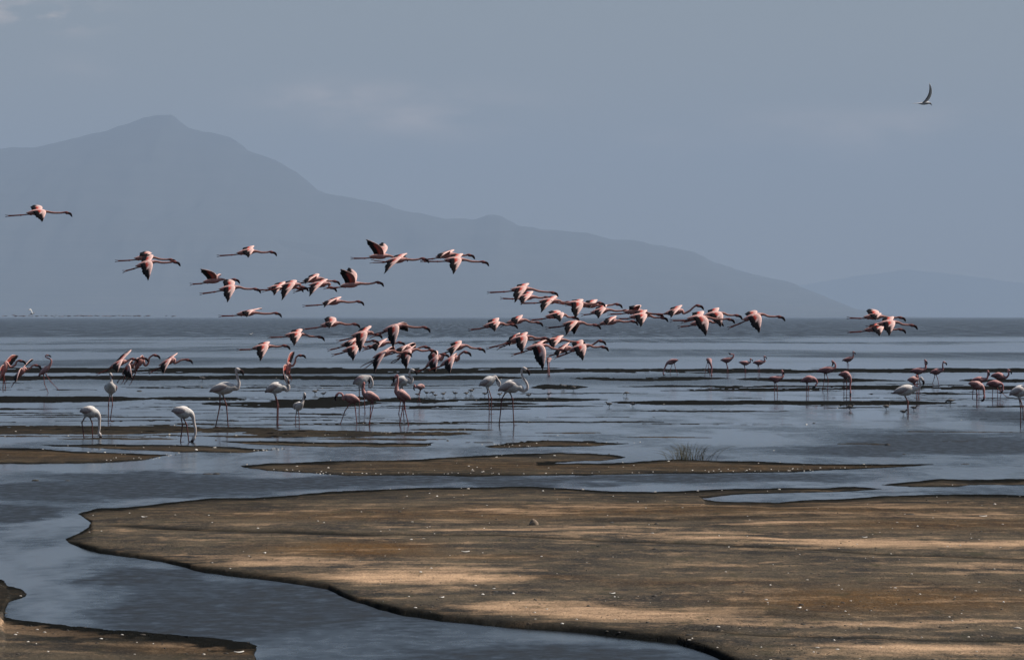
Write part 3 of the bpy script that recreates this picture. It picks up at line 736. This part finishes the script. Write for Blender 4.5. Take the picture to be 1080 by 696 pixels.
# ================================================================== birds on their feet
S = standing
S((40.5,396.5),(46.5,391),(52,386),[(54,382,0),(53.5,379),(50,377.5),(47.8,376)],(49.8,374.8),-5,[[(47,405),(51,414.4)],[(53,402),(62,411.5)]],pal=ROSY,k=.95,D=168,hb=.10,foot=False,lab='flamingo running with legs apart and neck folded back, beside the take-off birds',group=TK)
S((116,415),(116.7,410),(117.3,405),[(118,402.5),(118,399.5),(117.6,396.5)],(117.2,394.6),-60,[[(114.5,427),(114.3,446)],[(118.5,427),(116,444)]],pal=WHITE,depth=.22,hb=.13,lab='white flamingo standing end on with its neck straight up, under the take-off group')
S((84.3,433.2),(94.5,434),(102,436),[(104.6,440),(104.8,446),(104.8,452)],(104.8,457.5),-70,[[(86.5,445.5),(88.6,461.5)],[(97,446),(97.5,461.5)]],pal=WHITE,k=1.1,lab='white flamingo feeding with its bill in the mud, nearer the left edge')
S((181,432.8),(192.5,434.5),(201,436),[(203.5,439.5),(204.5,445),(206,452),(206,457)],(204.5,461.5),-115,[[(192.5,448),(190.4,466)],[(196.8,448),(199,465.5)]],pal=WHITE,k=1.1,lab='white flamingo feeding with its head down, the one beside the long thin mud strip')
S((221,412.3),(235,409.5),(246.5,408.5),[(250.5,409.5,0),(252.2,404),(250.5,398),(249.2,392.5)],(250.7,389.8),-22,[[(232,428),(227.5,450)],[(238.8,428),(240.6,450.5)]],pal=WHITE,k=1.25,hb=.112,lab='tall grey and white flamingo standing with upright neck, legs astride')
S((279.5,413),(290,408.8),(299,408.5),[(303,411.5),(304.8,408),(303,404),(300.5,400),(301,396.5)],(303,399.5),-70,[[(292.5,427.5),(292,448.4)],[(293.5,427.5),(293,448.4)]],pal=WHITE,k=1.15,lab='white flamingo on straight legs with tucked head, under the landing bird')
S((311,431),(314.5,428.5),(318,426),[(319.7,423),(320,420),(320.5,417.5)],(321.4,415.6),-75,[[(311.8,440),(312,450.5)],[(315.4,440),(315.5,452)]],pal=WHITE,k=.8,depth=.10,hb=.125,lab='small pale flamingo with a black bill held down, standing by the brown mud edge')
S((379.5,423.2),(371.5,420.5),(364.5,418.5),[(362,421),(361.5,417),(360,414.8),(357.5,414.4)],(355.5,416.3),-55,[[(364,433),(358.7,447.8)],[(374.8,432),(376.4,447.8)]],pal=ROSY,k=.95,flip=-1,lab='pink flamingo facing left with arched neck and black bill hanging')
S((372.3,404.5),(380.5,401.3),(387.5,398.2),[(390.3,397.8),(392.5,402),(392.8,406),(390.8,409)],(389.4,406.3),95,[[(379,418),(378.8,436)],[(384,420),(385,436)]],pal=WHITE,k=1.12,flip=-1,hb=.12,lab='white flamingo preening with its neck looped down its chest, behind the left-facing pink birds')
S((400.4,421.3),(391,418),(384.5,415.3),[(383,411),(383.5,407.5)],(383.6,404.8),-80,[[(393.5,428.5),(388.9,448.5)],[(390.6,431),(389.8,448.5)]],pal=ROSY,k=1.0,flip=-1,lab='pink flamingo facing left with bent knee, in front of the looped white preener')
S((433,420.8),(424.5,417),(418.6,412.5),[(418.4,407),(419.5,402),(419.4,398.5)],(418,397),-45,[[(424.5,432),(421.2,448.5)],[(427,431),(430.9,448.5)]],pal=ROSY,k=1.05,flip=-1,lab='pink flamingo facing left with a tall straight neck, legs crossed wide')
S((412.6,405.3),(424,401.5),(430.5,401.5),[(433.5,403.5),(435,399),(431.8,395.5),(432.3,391.5)],(435.2,390.3),-25,[[(423,419),(420.5,437)],[(427,419),(425.5,437)]],pal=WHITE,k=1.1,hb=.12,lab='white flamingo facing right with S-shaped neck, behind the tall pink left-facing one')
S((447,398),(444,396.8),(441,396.5),[(438.7,397.5),(437,394.5)],(436.8,396.5),-80,[[(441.5,404),(443,413)],[(442.5,405),(440,413)]],pal=ROSY,k=.8,flip=-1,depth=.1,D=150,lab='small pinkish flamingo partly behind the S-necked white bird')
S((505.3,406.3),(514,402.8),(520.5,399),[(522.3,397.3),(525,400.5),(527.3,404),(526.5,407)],(525,404),105,[[(515.6,420),(516,436.5)],[(518.4,420),(518,436.5)]],pal=WHITE,k=1.1,hb=.12,flip=1,lab='white flamingo with neck folded down its chest, left of the largest one')
S((525.4,411.3),(538.5,407.2),(548,408.8),[(552.5,412),(556.3,409.5),(555.5,404),(551.5,398),(550,392)],(553.3,389),-30,[[(529.3,420.5),(526.4,448.6)],[(540.6,421),(542,448.6)]],pal=WHITE,k=1.22,hb=.125,lab='largest pale flamingo in the centre, S-shaped neck and stepping legs')
S((580,377),(579,379),(577.8,382),[(578,386),(578.7,391)],(578.8,394.5),-85,[[(577.8,388),(577.2,396.8)],[(579.5,388),(579.6,396.8)]],pal=ROSY,k=.85,depth=.17,D=214,hb=.10,lab='pink flamingo feeding end on beneath the longest lowered wing')
G2='flamingos wading in the shallows'
S((715.5,379.5),(709,381.3),(704,383),[(702,386),(700.5,390)],(699.6,393.8),-110,[[(707.3,389),(706.8,396)],[(712.2,387.5),(715,396)]],flip=-1,lab='left-facing rose flamingo feeding head down on the thin mid-water bar')
S((747,377.8),(747.8,380),(749,383),[(750.3,387),(750.2,391.5)],(750.2,394.8),-85,[[(744.5,388),(743.2,396.4)],[(747.5,388),(748.8,396.4)]],depth=.18,hb=.10,lab='rose flamingo feeding end on, just right of the left-facing feeder')
S((759.8,379.8),(766.3,380),(771.3,378),[(773.2,376.5),(773.8,374)],(771.6,373.6),170,[[(767,388),(766.6,396.2)],[(767.8,388),(768,396.2)]],lab='rose flamingo preening, head turned onto its back, among the four mid-water birds')
S((779,382),(785.6,383),(789.8,382.5),[(791.2,382),(791.3,380)],(791.8,378.6),-30,[[(785.6,390),(785.6,397)],[(786.4,390),(786.6,397)]],k=.85,lab='smallest rose flamingo of the mid-water row, neck drawn in')
S((794,382.5),(800.3,382.5),(805,381.5),[(806.8,381),(806,378)],(806.4,376),-30,[[(799.5,390),(799.6,396.6)],[(801.2,390),(801.2,396.6)]],k=.92,lab='rose flamingo at the right end of the mid-water row')
S((810.2,398.8),(818,400),(823.8,398.2),[(825.8,396.5),(825.2,393.3)],(825,391.3),-50,[[(817,408),(816.6,416)],[(819.8,408),(819.8,416)]],k=.95,lab='dark rose flamingo with a pale head, standing alone right of the mid-water row')
S((844,402.5),(852.5,399.8),(858.3,399.5),[(861,401.5),(861.8,404)],(860.6,406),-120,[[(850.5,408.5),(850.5,418)],[(852.5,408.5),(852.3,418)]],lab='rose flamingo with lowered head, between the lone pale-headed one and the tall group')
S((861.3,391.5),(872,390.2),(878.7,388.8),[(881,387),(880.6,383.5)],(878,381.3),-75,[[(869.5,400),(867.3,412)],[(873.5,400),(872.8,412)]],k=1.05,lab='rose flamingo with raised head and dark bill, behind the lowered-head one')
S((888,380.2),(894.5,379.2),(899,377),[(900,375),(899.7,372.8)],(900.2,371.2),-35,[[(893.6,385),(893.6,391.2)],[(895.2,385),(895.2,391.2)]],k=1.0,lab='farthest rose flamingo, standing highest against the calm band of water')
S((884.2,395.2),(892,395),(896,397.5),[(897,402),(896.5,408)],(896.9,413.8),-90,[[(890,404),(890,416.6)],[(893,404),(893,416.6)]],lab='rose flamingo feeding with long straight neck down, right of the raised-head one')
S((960,391.5),(968.5,391.3),(974.2,389.8),[(976.4,387),(975.8,383)],(976,380.3),-50,[[(967.5,402),(967.2,413)],[(970,402),(969.8,413)]],k=1.0,lab='rose flamingo standing behind the big white bird on the right, tail to the left')
S((980.8,393.3),(987.3,392),(992,391),[(994.5,389.5),(994.2,385.5)],(995.8,382),-28,[[(985.5,398),(983,405.8)],[(989,399),(990.3,406.5)]],lab='pale rose flamingo with its black bill forward, mid-stride right of the big white bird')
S((957,401),(963,400.5),(967,399.8),[(967.8,399),(966.5,397.5)],(967,396.6),-60,[[(966,410),(966.5,421)],[(968.6,410),(968.8,421)]],pal=ROSY,k=.95,lab='flamingo almost hidden behind the big white bird on the right')
S((942,414.2),(954.5,411.5),(964,410.2),[(968.5,409.2),(970.8,406),(969.5,402)],(972,399.5),-55,[[(957.2,424),(956.6,436.8)],[(958,424),(958.3,436.8)]],pal=WHITE,k=1.15,hb=.125,lab='big white flamingo on the right, standing on legs held together')
S((1024,402),(1031.8,401),(1037.6,400.2),[(1041,399),(1042,395)],(1042,391.8),-60,[[(1030,410),(1029.8,419.5)],[(1032.5,410),(1032.6,419.5)]],lab='rose flamingo with raised head in the right-hand group, left rear')
S((1021.3,404),(1030,406),(1035.5,407.5),[(1037.5,411),(1037.8,415)],(1038,418.5),-100,[[(1026,412),(1025.5,421)],[(1030.8,416),(1030.3,430)]],pal=ROSY,lab='rose flamingo of the right-hand group feeding in front of the others')
S((1045,396.5),(1053,396.3),(1059,398),[(1061.5,398),(1064,394.5)],(1063.8,390.6),-30,[[(1052,405),(1052,414.5)],[(1054.5,405),(1056,414.5)]],k=1.05,lab='rearmost rose flamingo of the right-hand group, raised head with bill to the right')
S((1040,405.3),(1048.6,404.5),(1054.5,404.5),[(1057,405.5),(1057.8,408)],(1057.5,411),-110,[[(1047,411.5),(1046.4,420.5)],[(1055,412.5),(1062,418.8)]],lab='dark rose flamingo of the right-hand group with legs wide apart')
S((1064.8,415.8),(1075,412.5),(1083,411.5),[(1087,412),(1089,406),(1087,400)],(1089,397),-30,[[(1076.5,430),(1076.2,450)],[(1079,430),(1079.5,443)]],pal=WHITE,k=1.15,hb=.12,lab='grey flamingo cut by the right edge of the view, long straight legs')

# ================================================================== small birds
m_small, nt, bs = mat('small_bird_plumage')
att = node(nt, 'ShaderNodeAttribute', attribute_name='tint')
nt.links.new(att.outputs['Color'], bs.inputs['Base Color']); bs.inputs['Roughness'].default_value = .8
def wader(u, v, k=1.0, flip=1, feeding=False, lab='', cols=((.07,.06,.055),(.22,.20,.18)), group='small waders pottering in the shallows', D=None):
    mb = MB(); back, belly = cols
    D = D or DG(v)
    q = lambda x, zz, y=0: np.array([x * flip * k, y * k, zz * k])
    hz_ = .075
    rows = [row(q(-.085, hz_ + .012), .004 * k, .006 * k, back), row(q(-.05, hz_ + .012), .018 * k, .02 * k, back, belly), row(q(-.01, hz_ + .008), .030 * k, .030 * k, back, belly), row(q(.03, hz_ + .008), .027 * k, .025 * k, back, belly)]
    if feeding: rows += [row(q(.055, hz_ + .004), .015 * k, .014 * k, back, belly), row(q(.075, hz_ - .012), .017 * k, .015 * k, back), row(q(.088, hz_ - .03), .005 * k, .005 * k, (.02, .02, .02)), row(q(.10, hz_ - .062), .002 * k, .002 * k, (.02, .02, .02))]
    else: rows += [row(q(.05, hz_ + .028), .014 * k, .013 * k, back, belly), row(q(.065, hz_ + .045), .018 * k, .016 * k, back), row(q(.082, hz_ + .044), .006 * k, .005 * k, (.02, .02, .02)), row(q(.115, hz_ + .038), .002 * k, .002 * k, (.02, .02, .02))]
    if flip > 0:
        for r_ in rows: r_[5:8], r_[8:11] = r_[8:11], r_[5:8]
    loft(mb, rows, 24, 8)
    for sy in (-1, 1):
        h_, kn, an = q(-.005, hz_ - .01, .012 * sy), q(-.012 - .006 * sy, .04, .012 * sy), q(.004 + .01 * sy, 0.0, .012 * sy)
        loft(mb, [row(h_, .006 * k, .006 * k, belly), row(kn, .0035 * k, .0035 * k, (.04, .03, .03)), row(an, .003 * k, .003 * k, (.04, .03, .03))], 7, 5)
    o = put(mb, 'wader', (X(u, D), D, 0.0), m_small)
    o.rotation_euler.z = R((u * 37 % 50) - 25)
    return tag(o, lab, 'wader', group)
W = [(440.2,418.4,1,1,'tiny dark wader under the small pinkish flamingo, leftmost of the row along the bar'),
(450,417,1.1,1,'tiny dark wader second from the left in the row along the bar'),
(456,416.4,1.0,0,'tiny dark wader third in the row along the bar, close to the one before it'),
(459,419,.9,0,'tiny dark wader standing lowest in the row, just below the close pair'),
(467.5,418.2,1.1,0,'tiny dark wader fifth in the row along the bar'),
(480,417.5,1.1,1,'tiny dark wader in the middle of the row, halfway to the white preening flamingo'),
(491.8,417.6,1.1,1,'tiny dark wader close behind a bigger one, left of the white neck-folded flamingo'),
(497,415.2,1.3,1,'bigger dark wader with raised head, left of the white neck-folded flamingo'),
(511.5,418,1.1,1,'tiny dark wader right at the legs of the white neck-folded flamingo'),
(527,418.6,1.1,0,'tiny dark wader between the two centre white flamingos'),
(557.6,419.6,1.1,1,'tiny dark wader just right of the largest pale flamingo'),
(578.7,418,1.0,1,'tiny dark wader alone below the end-on pink feeder'),
(594.3,410.5,1.4,1,'dark wader on the small weed island right of the centre'),
(605,412,1.4,0,'second dark wader on the small weed island, farther right'),
(660.7,417.6,1.2,0,'dark wader alone in open shallow water right of the weed island'),
(642.3,429.6,1.2,1,'dark wader on the thin weed line, left one of two'),
(667.7,429.6,1.2,1,'dark wader on the thin weed line, right one of two'),
(896.7,433,1.3,1,'dark wader standing in calm water below the long-necked feeding rose flamingo'),
(935,432.4,1.3,1,'dark wader left of the big white flamingo on the right'),
(953,438,1.2,0,'dark wader at the feet of the big white flamingo, left side'),
(964,433.6,1.2,1,'dark wader at the feet of the big white flamingo, right side'),
(213,402.4,1.6,1,'dark wader on the dark bar above the tall grey and white flamingo'),
(332.4,416.2,1.3,1,'dark wader on the calm water above the small pale flamingo'),
(341,418,1.1,0,'dark wader right of another one above the small pale flamingo'),
(1002,427,1.5,0,'dark wader at the end of the weed bar on the right')]
for (u, v, k, fd, lab) in W:
    wader(u, v, k, 1 if (int(u) % 3) else -1, bool(fd) is False and int(u) % 2 == 0, lab)

# the tern high on the right
def tern():
    D = 95; s = D / F; B = np.array([974.5, 109.2])
    def loc(p, y=0.): return np.array([(p[0] - B[0]) * s, y, -(p[1] - B[1]) * s])
    g, w_, d_, bl_ = (.34, .34, .36), (.82, .80, .79), (.10, .09, .10), (.02, .02, .02)
    mb = MB()
    rows = [row(loc((966.5,109)), .003, .012, w_), row(loc((969,109.2)), .010, .018, w_), row(loc((973,109.4)), .026, .026, w_, (.3,.3,.3)), row(loc((977,109)), .028, .026, w_, (.3,.3,.3)), row(loc((979.5,108.8)), .020, .018, w_, d_), row(loc((981,109.3)), .019, .016, bl_, w_), row(loc((982.2,110.6)), .007, .006, bl_), row(loc((983.1,112)), .002, .002, bl_)]
    for r_ in rows: r_[5:8], r_[8:11] = r_[8:11], r_[5:8]
    loft(mb, rows, 30, 9)
    # forked tail
    for dz in (-1, 1):
        loft(mb, [row(loc((968.5,109.1)), .004, .012, w_), row(loc((965,109.3), .02 * dz), .003, .010, w_), row(loc((961.8,110.0 if dz < 0 else 109.4), .045 * dz), .001, .003, w_)], 8, 6)
    def tw(sh, wr, tip, ysg):
        n = 12; vs, cs = [], []
        for i in range(n):
            t = i / (n - 1)
            p = (1 - t) ** 2 * sh + 2 * t * (1 - t) * (2 * wr - .5 * (sh + tip)) + t * t * tip
            ch = .10 * (1 - t) ** .7 + .004
            for (f, th) in ((0, .006), (.4, .005), (1, .0), (.4, -.003)):
                vs.append(p + np.array([-ch * f, 0, -.25 * ch * f]) + np.array([0, -1, 0]) * th * (1 - t))
                cs.append(w_ if f < .5 else d_)  # lit leading half and shaded trailing half painted into the wing
        fs = [(i * 4 + q, i * 4 + (q + 1) % 4, (i + 1) * 4 + (q + 1) % 4, (i + 1) * 4 + q) for i in range(n - 1) for q in range(4)]
        fs += [(3, 2, 1, 0), tuple((n - 1) * 4 + q for q in range(4))]
        mb.add(vs, fs, cs)
    tw(loc((977.5,107.8), -.02), loc((982,99), -.16), loc((979,88.6), -.30), -1)
    tw(loc((976.5,108.2), .02), loc((974.0,107.9), .18), loc((965.5,108.3), .38), 1)
    o = put(mb, 'tern', (X(B[0], D), D, Z(B[1], D)), m_small)
    tag(o, 'white tern flying high alone in the sky with one narrow wing raised', 'tern')
tern()

def floating_gull(u, v, k, lab, D=None, fly=False):
    D = D or DG(v); mb = MB(); w_, g = (.8, .78, .75), (.3, .3, .32)
    rows = [row((-.20*k, 0, .07*k), .006*k, .01*k, g), row((-.10*k, 0, .06*k), .05*k, .05*k, g, w_), row((.03*k, 0, .05*k), .065*k, .06*k, w_), row((.11*k, 0, .09*k), .035*k, .03*k, w_), row((.14*k, 0, .15*k), .034*k, .03*k, w_), row((.19*k, 0, .145*k), .010*k, .010*k, (.5, .3, .05)), row((.23*k, 0, .13*k), .003*k, .003*k, (.3, .1, .03))]
    for r_ in rows: r_[5:8], r_[8:11] = r_[8:11], r_[5:8]
    loft(mb, rows, 22, 8)
    if fly:
        for sy in (-1, 1):
            loft(mb, [row((0, .03*sy*k, .1*k), .012*k, .09*k, w_), row((-.1*k, .30*sy*k, .42*k), .01*k, .07*k, w_), row((-.3*k, .55*sy*k, .36*k), .004*k, .012*k, (.05, .05, .05))], 10, 6)
    o = put(mb, 'gull', (X(u, D), D, 0 if not fly else Z(v, D)), m_small)
    return tag(o, lab, 'gull')
floating_gull(264.5, 342.5, 1.6, 'tiny white gull floating on the open water under the horizon-skimming flamingo', D=700)
floating_gull(34, 331.6, 2.0, 'white bird with raised wings flying over the distant flock on the horizon', D=900, fly=True)

# distant flock drifting low over the far water, a smear of birds
mb = MB()
rr = random.Random(5)
for (c, w_, n) in [(2,3,1),(12,7,5),(22,8,9),(34,6,6),(50,10,7),(64,10,7),(84,12,16),(95,6,7),(110,10,11),(117,5,5),(131,7,7),(140,3,2),(150,8,8),(154,3,4),(181,6,4)]:
    for i in range(n):
        D = rr.uniform(1500, 1900); u = c + rr.uniform(-w_, w_); v = 333.2 + rr.gauss(0, .35)
        p = np.array([X(u, D), D, Z(v, D)]); L = rr.uniform(.5, .75)
        dark = rr.choice([(.05, .04, .04), (.10, .07, .07), (.3, .2, .18)])
        loft(mb, [row(p + [-L, 0, .02], .015, .015, dark), row(p + [-.3, 0, 0], .06, .06, dark), row(p, .11, .1, dark), row(p + [.25, 0, 0], .06, .06, dark), row(p + [L, 0, .05], .02, .02, dark)], 8, 5)
        for sy in (-1, 1):
            dz = rr.uniform(-.25, .25)
            loft(mb, [row(p + [.05, .05*sy, 0], .015, .11, dark), row(p + [-.05, .5*sy, dz], .01, .06, (.03, .03, .03))], 4, 4)
o = put(mb, 'distant_flock', (0, 0, 0), m_small)
tag(o, kind='stuff')

# ================================================================== grass tuft and debris
m_grass, nt, bs = mat('sedge')
bs.inputs['Base Color'].default_value = (.085, .080, .052, 1); bs.inputs['Roughness'].default_value = .8
def tuft():
    D0 = DG(485.5); mb = MB(); rr = random.Random(8)
    for i in range(84):
        u = 724 + rr.gauss(0, 9) * (1 if i % 3 else 1.7)
        if rr.random() < .25: u = rr.uniform(703, 758)
        D = D0 + rr.uniform(-.8, .8)
        b = np.array([X(u, D0) - X(724, D0), D - D0, -.005])
        h = rr.uniform(.10, .26) + (.14 * max(0, 1 - abs(u - 727) / 16) * rr.random())
        lean = (u - 724) / 24 * .16 + rr.gauss(0, .05)
        if rr.random() < .12: lean -= .16
        ly = rr.gauss(0, .05)
        pts = [b, b + [lean * .25, ly * .25, h * .5], b + [lean * .7, ly * .7, h * .85], b + [lean * 1.2, ly, h]]
        c = rr.choice([(1, 1, 1)])
        loft(mb, [row(pts[0], .0035, .004, c), row(pts[1], .0032, .0035, c), row(pts[2], .0025, .0025, c), row(pts[3], .0006, .0006, c)], 7, 4)
    o = put(mb, 'grass_tuft', (X(724, D0), D0, mudz(724, 485.5)), m_grass)
    tag(o, 'sparse tuft of thin grey-green sedge growing on the long middle sandbar', 'grass tuft')
tuft()
m_deb, nt, bs = mat('debris')
att = node(nt, 'ShaderNodeAttribute', attribute_name='tint')
nt.links.new(att.outputs['Color'], bs.inputs['Base Color']); bs.inputs['Roughness'].default_value = .8
def lump(mb, p, a, b, h, col, rr):
    n = 6; vs = []
    ph = rr.uniform(0, 6)
    for (s_, zz) in ((1.0, -.3), (.95, .25), (.5, .85)):
        for q in range(n):
            t = ph + 2 * math.pi * q / n; j = rr.uniform(.75, 1.2)
            vs.append(p + np.array([math.cos(t) * a * s_ * j, math.sin(t) * b * s_ * j, h * zz * rr.uniform(.8, 1.15)]))
    vs.append(p + np.array([0, 0, h]))
    fs = [(r * n + q, r * n + (q + 1) % n, (r + 1) * n + (q + 1) % n, (r + 1) * n + q) for r in range(2) for q in range(n)]
    fs += [(2 * n + q, 2 * n + (q + 1) % n, 3 * n) for q in range(n)] + [tuple(range(n))[::-1]]
    mb.add(vs, fs, [col] * len(vs))
mb = MB(); rr = random.Random(77)
ok = (mask | low)
cnt = 0
while cnt < 1100:
    v = HOR + 50 + (rr.random() ** 1.25) * 330; u = rr.uniform(-60, 1140)
    r_i = int(np.argmin(np.abs(Vv - v))); c_i = int(round((u + 240) / 1.3))
    if not ok[r_i, c_i]:
        continue
    if v < 445 and rr.random() < .6: continue
    if fbm(np.array([X(u, DG(v)) * .7]), np.array([DG(v) * .25]), 88, 3)[0] < rr.uniform(-.9, .35): continue
    cnt += 1
    D = DG(v)
    pale = rr.random() < (.30 if v > 520 else .72)
    sz = rr.uniform(.004, .012) * (1.0 if rr.random() < .93 else 1.9) * (1 if v > 520 else 1.5)
    col = rr.choice([(.55, .50, .44), (.45, .40, .34), (.72, .68, .62)]) if pale else rr.choice([(.02, .017, .014), (.035, .03, .02), (.05, .04, .03)])
    lump(mb, np.array([X(u, D), D, mudz(u, v)]), sz * rr.uniform(.8, 1.8), sz * rr.uniform(.8, 2.5), sz * rr.uniform(.4, .9), col, rr)
# crumbs along the water lines
for (path, n) in [([(300,497.7),(360,502),(410,501.5),(527,502),(720,499.6),(837,498.3),(920,493.5)],110),([(110,488),(160,485),(190,480)],25),([(267,477),(300,474.3)],35),([(360,459),(500,457)],25),([(500,470.5),(560,471.5),(680,467.6)],30)]:
    for i in range(n):
        t = rr.random() * (len(path) - 1); j = int(t); f = t - j
        u = path[j][0] * (1 - f) + path[j + 1][0] * f; v = path[j][1] * (1 - f) + path[j + 1][1] * f - abs(rr.gauss(0, 1.2)) - .6
        D = DG(v); sz = rr.uniform(.006, .014)
        col = (.60, .56, .50) if rr.random() < .5 else (.02, .02, .015)
        lump(mb, np.array([X(u, D), D, mudz(u, v)]), sz * 1.3, sz * 1.6, sz * .8, col, rr)
o = put(mb, 'shell_and_pebble_litter', (0, 0, 0), m_deb); tag(o, kind='stuff')

def rock(u, v, a, b, h, col, lab, name='stone', cat='stone', group=None, seed=1):
    mb = MB(); rr = random.Random(seed); D = DG(v)
    n = 12; vs = []; rings = 7
    for r in range(rings):
        ph = r / (rings - 1) * 1.5
        for q in range(n):
            t = 2 * math.pi * q / n
            nn = 1 + .28 * mnoise.noise(Vector((math.cos(t) * 1.4 + seed * 3.3, math.sin(t) * 1.4, ph * 1.8)))
            vs.append((math.cos(t) * math.cos(ph) * a * nn, math.sin(t) * math.cos(ph) * b * nn, (math.sin(ph) * h - .15 * h) * nn))
    fs = [(r * n + q, r * n + (q + 1) % n, (r + 1) * n + (q + 1) % n, (r + 1) * n + q) for r in range(rings - 1) for q in range(n)]
    fs += [tuple((rings - 1) * n + q for q in range(n)), tuple(range(n))[::-1]]
    mb.add(vs, fs, [col] * len(vs))
    o = put(mb, name, (X(u, D), D, mudz(u, v)), m_deb); o.rotation_euler.z = seed
    return tag(o, lab, cat, group)
rock(563,556,.052,.06,.075,(.22,.16,.11),'fist-sized brown stone lying alone in the middle of the big mud flat')
def feather(u, v, L, rot, lab, curl=.25):
    mb = MB(); D = DG(v); n = 9; vs = []
    for i in range(n):
        t = i / (n - 1) * 2 - 1
        w_ = .22 * L * math.sqrt(max(0, 1 - t * t)) + .004
        zc = .006 + curl * L * t * t
        for (yy, zz) in ((-w_, .3 * w_), (0, 0), (w_, .5 * w_), (w_, .5 * w_ - .003), (0, -.004), (-w_, .3 * w_ - .003)):
            vs.append((t * L, yy, zc + zz))
    fs = [(i * 6 + q, i * 6 + (q + 1) % 6, (i + 1) * 6 + (q + 1) % 6, (i + 1) * 6 + q) for i in range(n - 1) for q in range(6)]
    fs += [(5, 4, 3, 2, 1, 0), tuple((n - 1) * 6 + q for q in range(6))]
    mb.add(vs, fs, [(.78, .74, .68)] * len(vs))
    o = put(mb, 'feather', (X(u, D), D, mudz(u, v)), m_deb); o.rotation_euler.z = rot
    return tag(o, lab, 'feather', 'white feathers dropped on the mud')
feather(491,585,.045,.3,'white feather lying on bare mud left of and below the brown stone')
feather(1037,547,.05,.2,'white feather near the right edge, close to the far water line of the big flat',.2)
feather(152,549,.04,-.4,'white feather near the pointed left tip of the big mud flat')
feather(279,587,.03,1.2,'white feather above the long front bank, toward the left')
feather(843,647,.03,1.0,'white feather on grey mud in the lower right part of the flat')
feather(646,631,.03,.6,'white feather on grey mud straight above the front bank in the middle')
feather(466,635,.03,.9,'white feather close to the front bank, under the pale salt patch')
feather(912,570,.03,.2,'white feather on the pale strip at the right')
feather(252,690,.04,.5,'white feather on the near left bank at the tip')
DB = 'dark lumps stranded in the shallow water'
rock(219.5,500,.05,.10,.018,(.03,.026,.02),'dark weed lump in water left of the middle sandbar, left of two','mud_clod','mud clod',DB,2)
rock(228.5,500,.06,.08,.026,(.03,.026,.02),'dark weed lump in water left of the middle sandbar, right of two','mud_clod','mud clod',DB,3)
rock(37,507,.05,.07,.026,(.035,.03,.022),'dark lump in pale water near the left edge above the ripples','mud_clod','mud clod',DB,4)
rock(71,507,.025,.04,.014,(.035,.03,.022),'tiny dark lump in pale water right of a larger lump near the left edge','mud_clod','mud clod',DB,5)
rock(1018,489.3,.08,.12,.012,(.02,.018,.015),'flat dark lump in blue water beyond the tip of the middle sandbar','mud_clod','mud clod',DB,6)
rock(936,469.4,.055,.06,.035,(.02,.018,.015),'round dark lump at the end of a weed line, right of the grass tuft','mud_clod','mud clod',DB,7)
rock(953.5,479,.025,.05,.015,(.02,.018,.015),'tiny dark lump in open water between the sandbar tip and the round lump','mud_clod','mud clod',DB,8)
rock(960,545,.07,.05,.014,(.02,.018,.015),'low dark clod on brown mud in the upper right of the big flat','mud_clod','mud clod','dark clods on the big mud flat',9)
rock(845,643,.02,.03,.015,(.02,.018,.015),'small dark clod beside a white feather on grey mud at lower right','mud_clod','mud clod','dark clods on the big mud flat',10)
rock(522,628,.04,.03,.012,(.02,.018,.015),'flat dark clod right of the pale salt patch','mud_clod','mud clod','dark clods on the big mud flat',11)
rock(645,555,.025,.05,.02,(.02,.018,.015),'dark clod on brown mud to the right of the brown stone','mud_clod','mud clod','dark clods on the big mud flat',12)
rock(858.5,446.5,.035,.05,.02,(.02,.018,.015),'small dark lump in wide calm water right of the centre','mud_clod','mud clod',DB,13)
rock(146.8,412.4,.08,.1,.03,(.02,.018,.015),'dark lump in calm water below the crowded take-off group','mud_clod','mud clod',DB,14)
